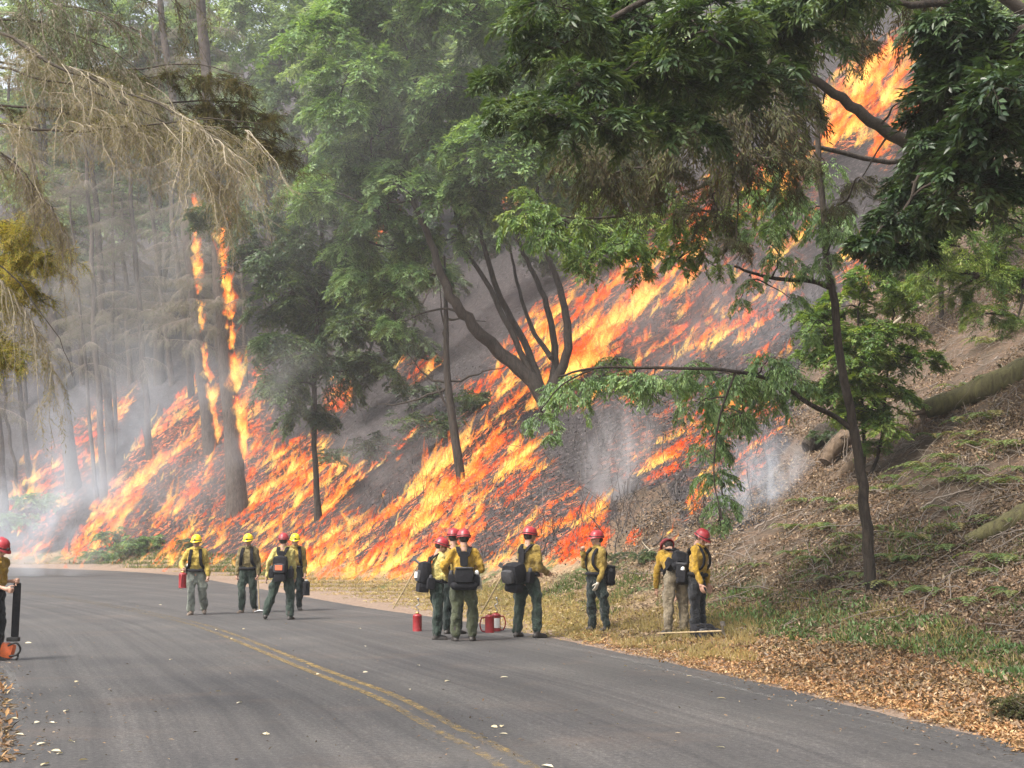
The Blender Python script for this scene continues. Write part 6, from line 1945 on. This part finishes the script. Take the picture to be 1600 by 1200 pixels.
def fzone(k):
    u, v = k[0], k[1]
    if v < 625: return 'above the large mossy trunk'
    if v < 770: return 'just below the large mossy trunk'
    if v < 845: return 'between the two mossy logs' if u > 1400 else 'left of the slim trunk foot'
    if v < 890: return 'on the slope above the green weeds'
    return 'at the edge of the green weeds'
FL = ordinals(FERNS, fzone, 'sword fern')
for k in FERNS:
    fern(k[0], k[1], k[2] * 1.1, FL[k])

def seen_points(n, poly, dmin=None):
    uv = scatter_poly(poly, n)
    return grounds(uv)
def nrm_at(p):
    gr = slope_up(p[:, 0], p[:, 1])
    return norm(np.stack([-gr[:, 0], -gr[:, 1], np.ones(len(p))], -1))
def litter(name, polys, mat, n, L, W, up=0.02, tilt=0.45, keep=None, shape=4):
    g = Geo()
    for poly, k in polys:
        p = seen_points(int(n * k), poly)
        if keep is not None:
            p = p[keep(p)]
        if len(p) == 0: continue
        nn = norm(nrm_at(p) + rng.normal(size=p.shape) * tilt)
        d = rng.normal(size=p.shape); d = d - nn * (d * nn).sum(1, keepdims=True)
        leaves(g, p + [0, 0, up] + rng.random((len(p), 1)) * nrm_at(p) * .03, d, nn, L * rng.uniform(.5, 1.2, len(p)), W * rng.uniform(.6, 1.2, len(p)), shape=shape)
    o = g.build(name, mat)
    return tag(o, kind='stuff')
SLOPE = [(960, 900), (1000, 800), (1200, 770), (1240, 640), (1290, 480), (1400, 380), (1620, 300), (1620, 1010), (1400, 960), (1100, 940)]
patchy = lambda p: fbm(p[:, 0] * .8, p[:, 1] * .8, 3, 71) > 0.40 + 0.12 * rng.random(len(p))
litter('leaf_litter', [(SLOPE, 1)], M['litter'], 84000, 0.085, 0.034, tilt=0.7, keep=patchy)
sticks()
litter('charred_litter', [([(0, 880), (640, 900), (960, 880), (1200, 800), (1290, 470), (900, 300), (300, 500), (0, 700)], 1)], M['char_leaf'], 30000, 0.10, 0.045, tilt=0.8)
brush()
VERGE = [(480, 905), (640, 905), (960, 895), (1100, 930), (1400, 960), (1620, 1010), (1620, 1160), (1560, 1140), (1300, 1080), (1100, 1030), (950, 1000), (800, 960), (640, 930), (480, 915)]
onland = lambda p: (edge_dist(p[:, 0], p[:, 1], REs) > -0.25 - 0.4 * rng.random(len(p)) ** 3) & (edge_dist(p[:, 0], p[:, 1], REs) < 4.5)
litter('verge_litter', [(VERGE, 1)], M['litter'], 26000, 0.09, 0.035, up=0.012, keep=onland)
SHO = [(880, 985), (1000, 1000), (1250, 1000), (1500, 1040), (1620, 1080), (1620, 1190), (1500, 1140), (1250, 1085), (1050, 1040), (900, 1005)]
litter('orange_leaf_litter', [(SHO, 1)], M['litter_orange'], 30000, 0.055, 0.024, up=0.014, keep=onland, tilt=0.5)
lon = lambda p: edge_dist(p[:, 0], p[:, 1], LEs) < 0.25 * rng.random(len(p)) ** 3
litter('left_shoulder_litter', [([(0, 985), (30, 990), (70, 1050), (110, 1200), (0, 1200)], 1)], M['litter_orange'], 5000, 0.10, 0.035, up=0.014, keep=lon)
litter('left_brown_litter', [([(0, 985), (30, 990), (70, 1050), (110, 1200), (0, 1200)], 1)], M['litter'], 7000, 0.10, 0.03, up=0.014, keep=lon)
# needles and crumbs drifted onto the asphalt
def onroad(p): return (edge_dist(p[:, 0], p[:, 1], REs) < 0.3) & (edge_dist(p[:, 0], p[:, 1], LEs) > 0)
def drift(p):
    d = np.minimum(-edge_dist(p[:, 0], p[:, 1], REs), edge_dist(p[:, 0], p[:, 1], LEs)); cd = np.abs(edge_dist(p[:, 0], p[:, 1], CEs))
    return onroad(p) & (rng.random(len(p)) < np.exp(-d / 0.25) + 0.10 * np.exp(-(cd / 0.4) ** 2) + 0.008)
litter('road_litter', [([(0, 890), (600, 920), (1000, 1000), (1620, 1170), (1620, 1200), (0, 1200)], 1)], M['litter'], 16000, 0.05, 0.018, up=0.03, keep=drift, tilt=0.25)

# pale leaves one can count on the road
spots = [(283, 922), (301, 919), (215, 948), (250, 946), (338, 985), (381, 984), (362, 999), (267, 1032), (497, 1055), (571, 1052), (562, 983), (571, 1011), (44, 1006), (374, 1100), (413, 1149), (418, 1149), (81, 1131), (58, 1131), (87, 1176), (93, 1180),
         (103, 1113), (341, 1082), (654, 1041), (699, 1066), (784, 1137), (787, 1149), (758, 1155), (1126, 1170), (978, 1042), (1127, 1093), (788, 1060), (772, 1138), (855, 1200), (1077, 1058), (640, 1079), (120, 1067), (70, 1197), (130, 1190), (112, 1161), (30, 1150), (22, 1125), (65, 1165)]
def lzone(k):
    u, v = k
    if v < 960: return 'near the bend, by the walking crew'
    if v < 1010: return 'on the left lane beyond the yellow lines'
    if u < 150: return 'by the left edge of the road'
    if u < 600: return 'on the left lane near the camera'
    if v < 1080: return 'on the right lane short of the crew'
    return 'near the camera by the yellow lines'
LL = ordinals(spots, lzone, 'pale leaf')
for i, (u, v) in enumerate(spots):
    r = ray(u, v); y = -CAMZ / r[2]; p = np.array([r[0] * y, y, 0.012])
    if edge_dist([p[0]], [p[1]], LEs)[0] < 0: p[2] += 0.06
    g = Geo()
    az = rng.uniform(0, PI); L = rng.uniform(.06, .11)
    leaves(g, np.array([[-L / 2 * math.cos(az), -L / 2 * math.sin(az), 0.0]]), np.array([[math.cos(az), math.sin(az), .12]]), np.array([[rng.normal() * .25, rng.normal() * .25, 1]]), L, L * .42, shape=7, fold=.15)
    o = g.build('fallen_leaf', M['litter_pale'])
    o.location = p
    tag(o, LL[(u, v)], 'leaf', 'pale leaves fallen on the road')

# grass
def grass(name, poly, mat, n, h, w_=0.012, keep=None, lean=0.5, clump=None):
    g = Geo()
    p = seen_points(n, poly)
    if clump is not None:
        f = fbm(p[:, 0] * clump[0], p[:, 1] * clump[0], 3, 60); p = p[f > clump[1]]
    if keep is not None: p = p[keep(p)]
    d = norm(rng.normal(size=p.shape) * lean + [0, 0, 1.0])
    leaves(g, p - [0, 0, .01], d, rng.normal(size=p.shape), h * rng.uniform(.4, 1.25, len(p)), w_)
    return tag(g.build(name, mat), kind='stuff')
land = lambda p: edge_dist(p[:, 0], p[:, 1], REs) > 0.25
GV = [(1100, 940), (1180, 925), (1300, 940), (1400, 950), (1510, 985), (1620, 1030), (1620, 1100), (1560, 1075), (1480, 1040), (1380, 1015), (1250, 1005), (1110, 985)]
grass('green_weeds', GV, M['grass_green'], 30000, 0.09, 0.035, land, 1.4, (1.5, 0.42))
grass('green_weeds', GV, M['leaf_mid'], 9000, 0.13, 0.03, land, 1.2, (2.2, 0.50))
grass('dry_grass', GV, M['grass_dry'], 7000, 0.15, 0.012, land, 0.9, (1.9, 0.48))
grass('green_weeds', [(780, 905), (960, 890), (1100, 925), (1100, 965), (940, 960), (860, 940), (780, 925)], M['grass_green'], 11000, 0.13, 0.02, land, 0.8, (1.2, 0.46))
grass('slope_weeds', [(1100, 900), (1300, 850), (1620, 840), (1620, 1020), (1400, 950), (1100, 930)], M['fern'], 9000, 0.14, 0.022, land, 0.9, (0.9, 0.52))
grass('slope_weeds', [(1250, 780), (1420, 640), (1620, 600), (1620, 850), (1300, 850)], M['fern'], 6000, 0.16, 0.03, land, 0.9, (0.7, 0.56))
grass('dry_grass', [(480, 905), (700, 905), (960, 925), (1110, 960), (1140, 990), (1130, 1030), (1000, 1012), (880, 990), (800, 965), (640, 930), (480, 915)], M['grass_dry'], 26000, 0.13, 0.010, land, 0.7, (1.0, 0.40))
grass('dry_grass', [(900, 975), (1180, 975), (1180, 1045), (1040, 1030), (900, 1000)], M['grass_dry'], 12000, 0.15, 0.010, land, 0.6, (1.8, 0.45))
STRAW = [(200, 880), (480, 900), (700, 910), (900, 945), (940, 1010), (780, 985), (640, 955), (480, 925), (250, 903)]
litter('verge_straw', [(STRAW, 1)], M['grass_dry'], 12000, 0.12, 0.02, up=0.02, keep=onland, tilt=.6)
grass('dry_grass', STRAW, M['grass_dry'], 15000, 0.12, 0.012, land, 0.8)
grass('green_weeds', [(90, 884), (250, 860), (480, 880), (470, 905), (250, 893), (90, 890)], M['grass_green'], 7000, 0.24, 0.03, land, 0.7)
grass('dry_grass', [(0, 880), (480, 890), (520, 925), (200, 898), (0, 892)], M['grass_dry'], 6000, 0.16, 0.02, land, 0.7)

# ------------------------------------------------------------------ smoke plumes
def smoke(u, v, ru, rv, Y, dens, col, label, depth=None, sc=1.6, thr=0.46, tilt=0.0, aniso=0.0):
    c = P(u, v, Y)
    rx, rz = ru / F * Y, rv / F * Y
    g = Geo(); ellipsoid(g, (0, 0, 0), (1, 1, 1), None, 16, 10)
    m = bpy.data.materials.new('smoke'); m.use_nodes = True
    n = m.node_tree; n.nodes.clear()
    out = n.nodes.new("ShaderNodeOutputMaterial")
    pv = n.nodes.new("ShaderNodeVolumePrincipled")
    pv.inputs['Color'].default_value = (*col, 1)
    pv.inputs['Anisotropy'].default_value = aniso
    tc = n.nodes.new("ShaderNodeTexCoord").outputs['Object']
    ln = n.nodes.new("ShaderNodeVectorMath"); ln.operation = 'LENGTH'; n.links.new(tc, ln.inputs[0])
    fall = ramp(n, ln.outputs['Value'], [(0.15, (1, 1, 1)), (0.95, (0, 0, 0))])
    f = noise_node(n, sc, 4, 0.62, vec=tc, stretch=(1, 1, 0.75), dist=0.6)
    k = ramp(n, f, [(thr, (0, 0, 0)), (thr + 0.22, (1, 1, 1))])
    n.links.new(mathn(n, 'MULTIPLY', mathn(n, 'MULTIPLY', fall, k), dens), pv.inputs['Density'])
    n.links.new(pv.outputs[0], out.inputs['Volume'])
    o = g.build('smoke', m)
    o.location = c; o.scale = (rx, depth or (rx + rz) / 2, rz); o.rotation_euler = (0, tilt, 0)
    tag(o, label, 'smoke', kind='stuff')
WHT = (0.95, 0.97, 0.96)
BLU, GRY, PNK = (0.82, 0.88, 0.97), (0.72, 0.72, 0.74), (0.80, 0.70, 0.70)
for a in [(560, 170, 620, 330, 42, 0.016, WHT, 'thin pale smoke veiling the middle tree tops', 7),
          (70, 800, 170, 130, 58, 0.5, BLU, 'blue-white smoke pouring over the bend at the far left'),
          (200, 660, 260, 190, 58, 0.13, BLU, 'thin blue smoke between the fir trunks', 8),
          (250, 420, 330, 240, 75, 0.026, WHT, 'grey smoke haze behind the fir crowns', 14),
          (1190, 770, 95, 130, 29, 1.6, BLU, 'white smoke curling at the edge of the burnt ground'),
          (970, 730, 80, 140, 34, 0.9, GRY, 'grey smoke column behind the crew'),
          (1210, 500, 110, 130, 40, 0.22, BLU, 'pale smoke on the slope behind the slim bay tree'),
          (600, 700, 120, 70, 47, 0.25, GRY, 'grey smoke lying between the fire streaks'),
          (1090, 480, 220, 160, 42, 0.17, PNK, 'pinkish smoke above the upper flames', 4),
          (430, 590, 110, 90, 54, 0.18, GRY, 'smoke behind the thin tanoak trunk'),
          (780, 470, 200, 120, 52, 0.08, PNK, 'brownish smoke behind the leaning stems', 4),
          (300, 740, 160, 90, 52, 0.16, GRY, 'thin smoke drifting between the burning firs')]:
    smoke(*a[:8], depth=a[8] if len(a) > 8 else None)
# ------------------------------------------------------------------ air
def haze_box():
    g = Geo()
    x0, x1, y0, y1, z0, z1 = -126, 96, -25, 206, -1.5, 84
    v = [(x, y, z) for x in (x0, x1) for y in (y0, y1) for z in (z0, z1)]
    g.add(v, [(0, 1, 3, 2), (4, 6, 7, 5), (0, 4, 5, 1), (2, 3, 7, 6), (0, 2, 6, 4), (1, 5, 7, 3)])
    m = bpy.data.materials.new('smoke haze'); m.use_nodes = True
    n = m.node_tree; n.nodes.clear()
    out = n.nodes.new("ShaderNodeOutputMaterial")
    pv = n.nodes.new("ShaderNodeVolumePrincipled")
    pv.inputs['Color'].default_value = (0.93, 0.95, 0.98, 1)
    pv.inputs['Density'].default_value = HAZE
    pv.inputs['Anisotropy'].default_value = 0.2
    n.links.new(pv.outputs[0], out.inputs['Volume'])
    o = g.build('haze', m, smooth=False)
    tag(o, kind='stuff')
haze_box()
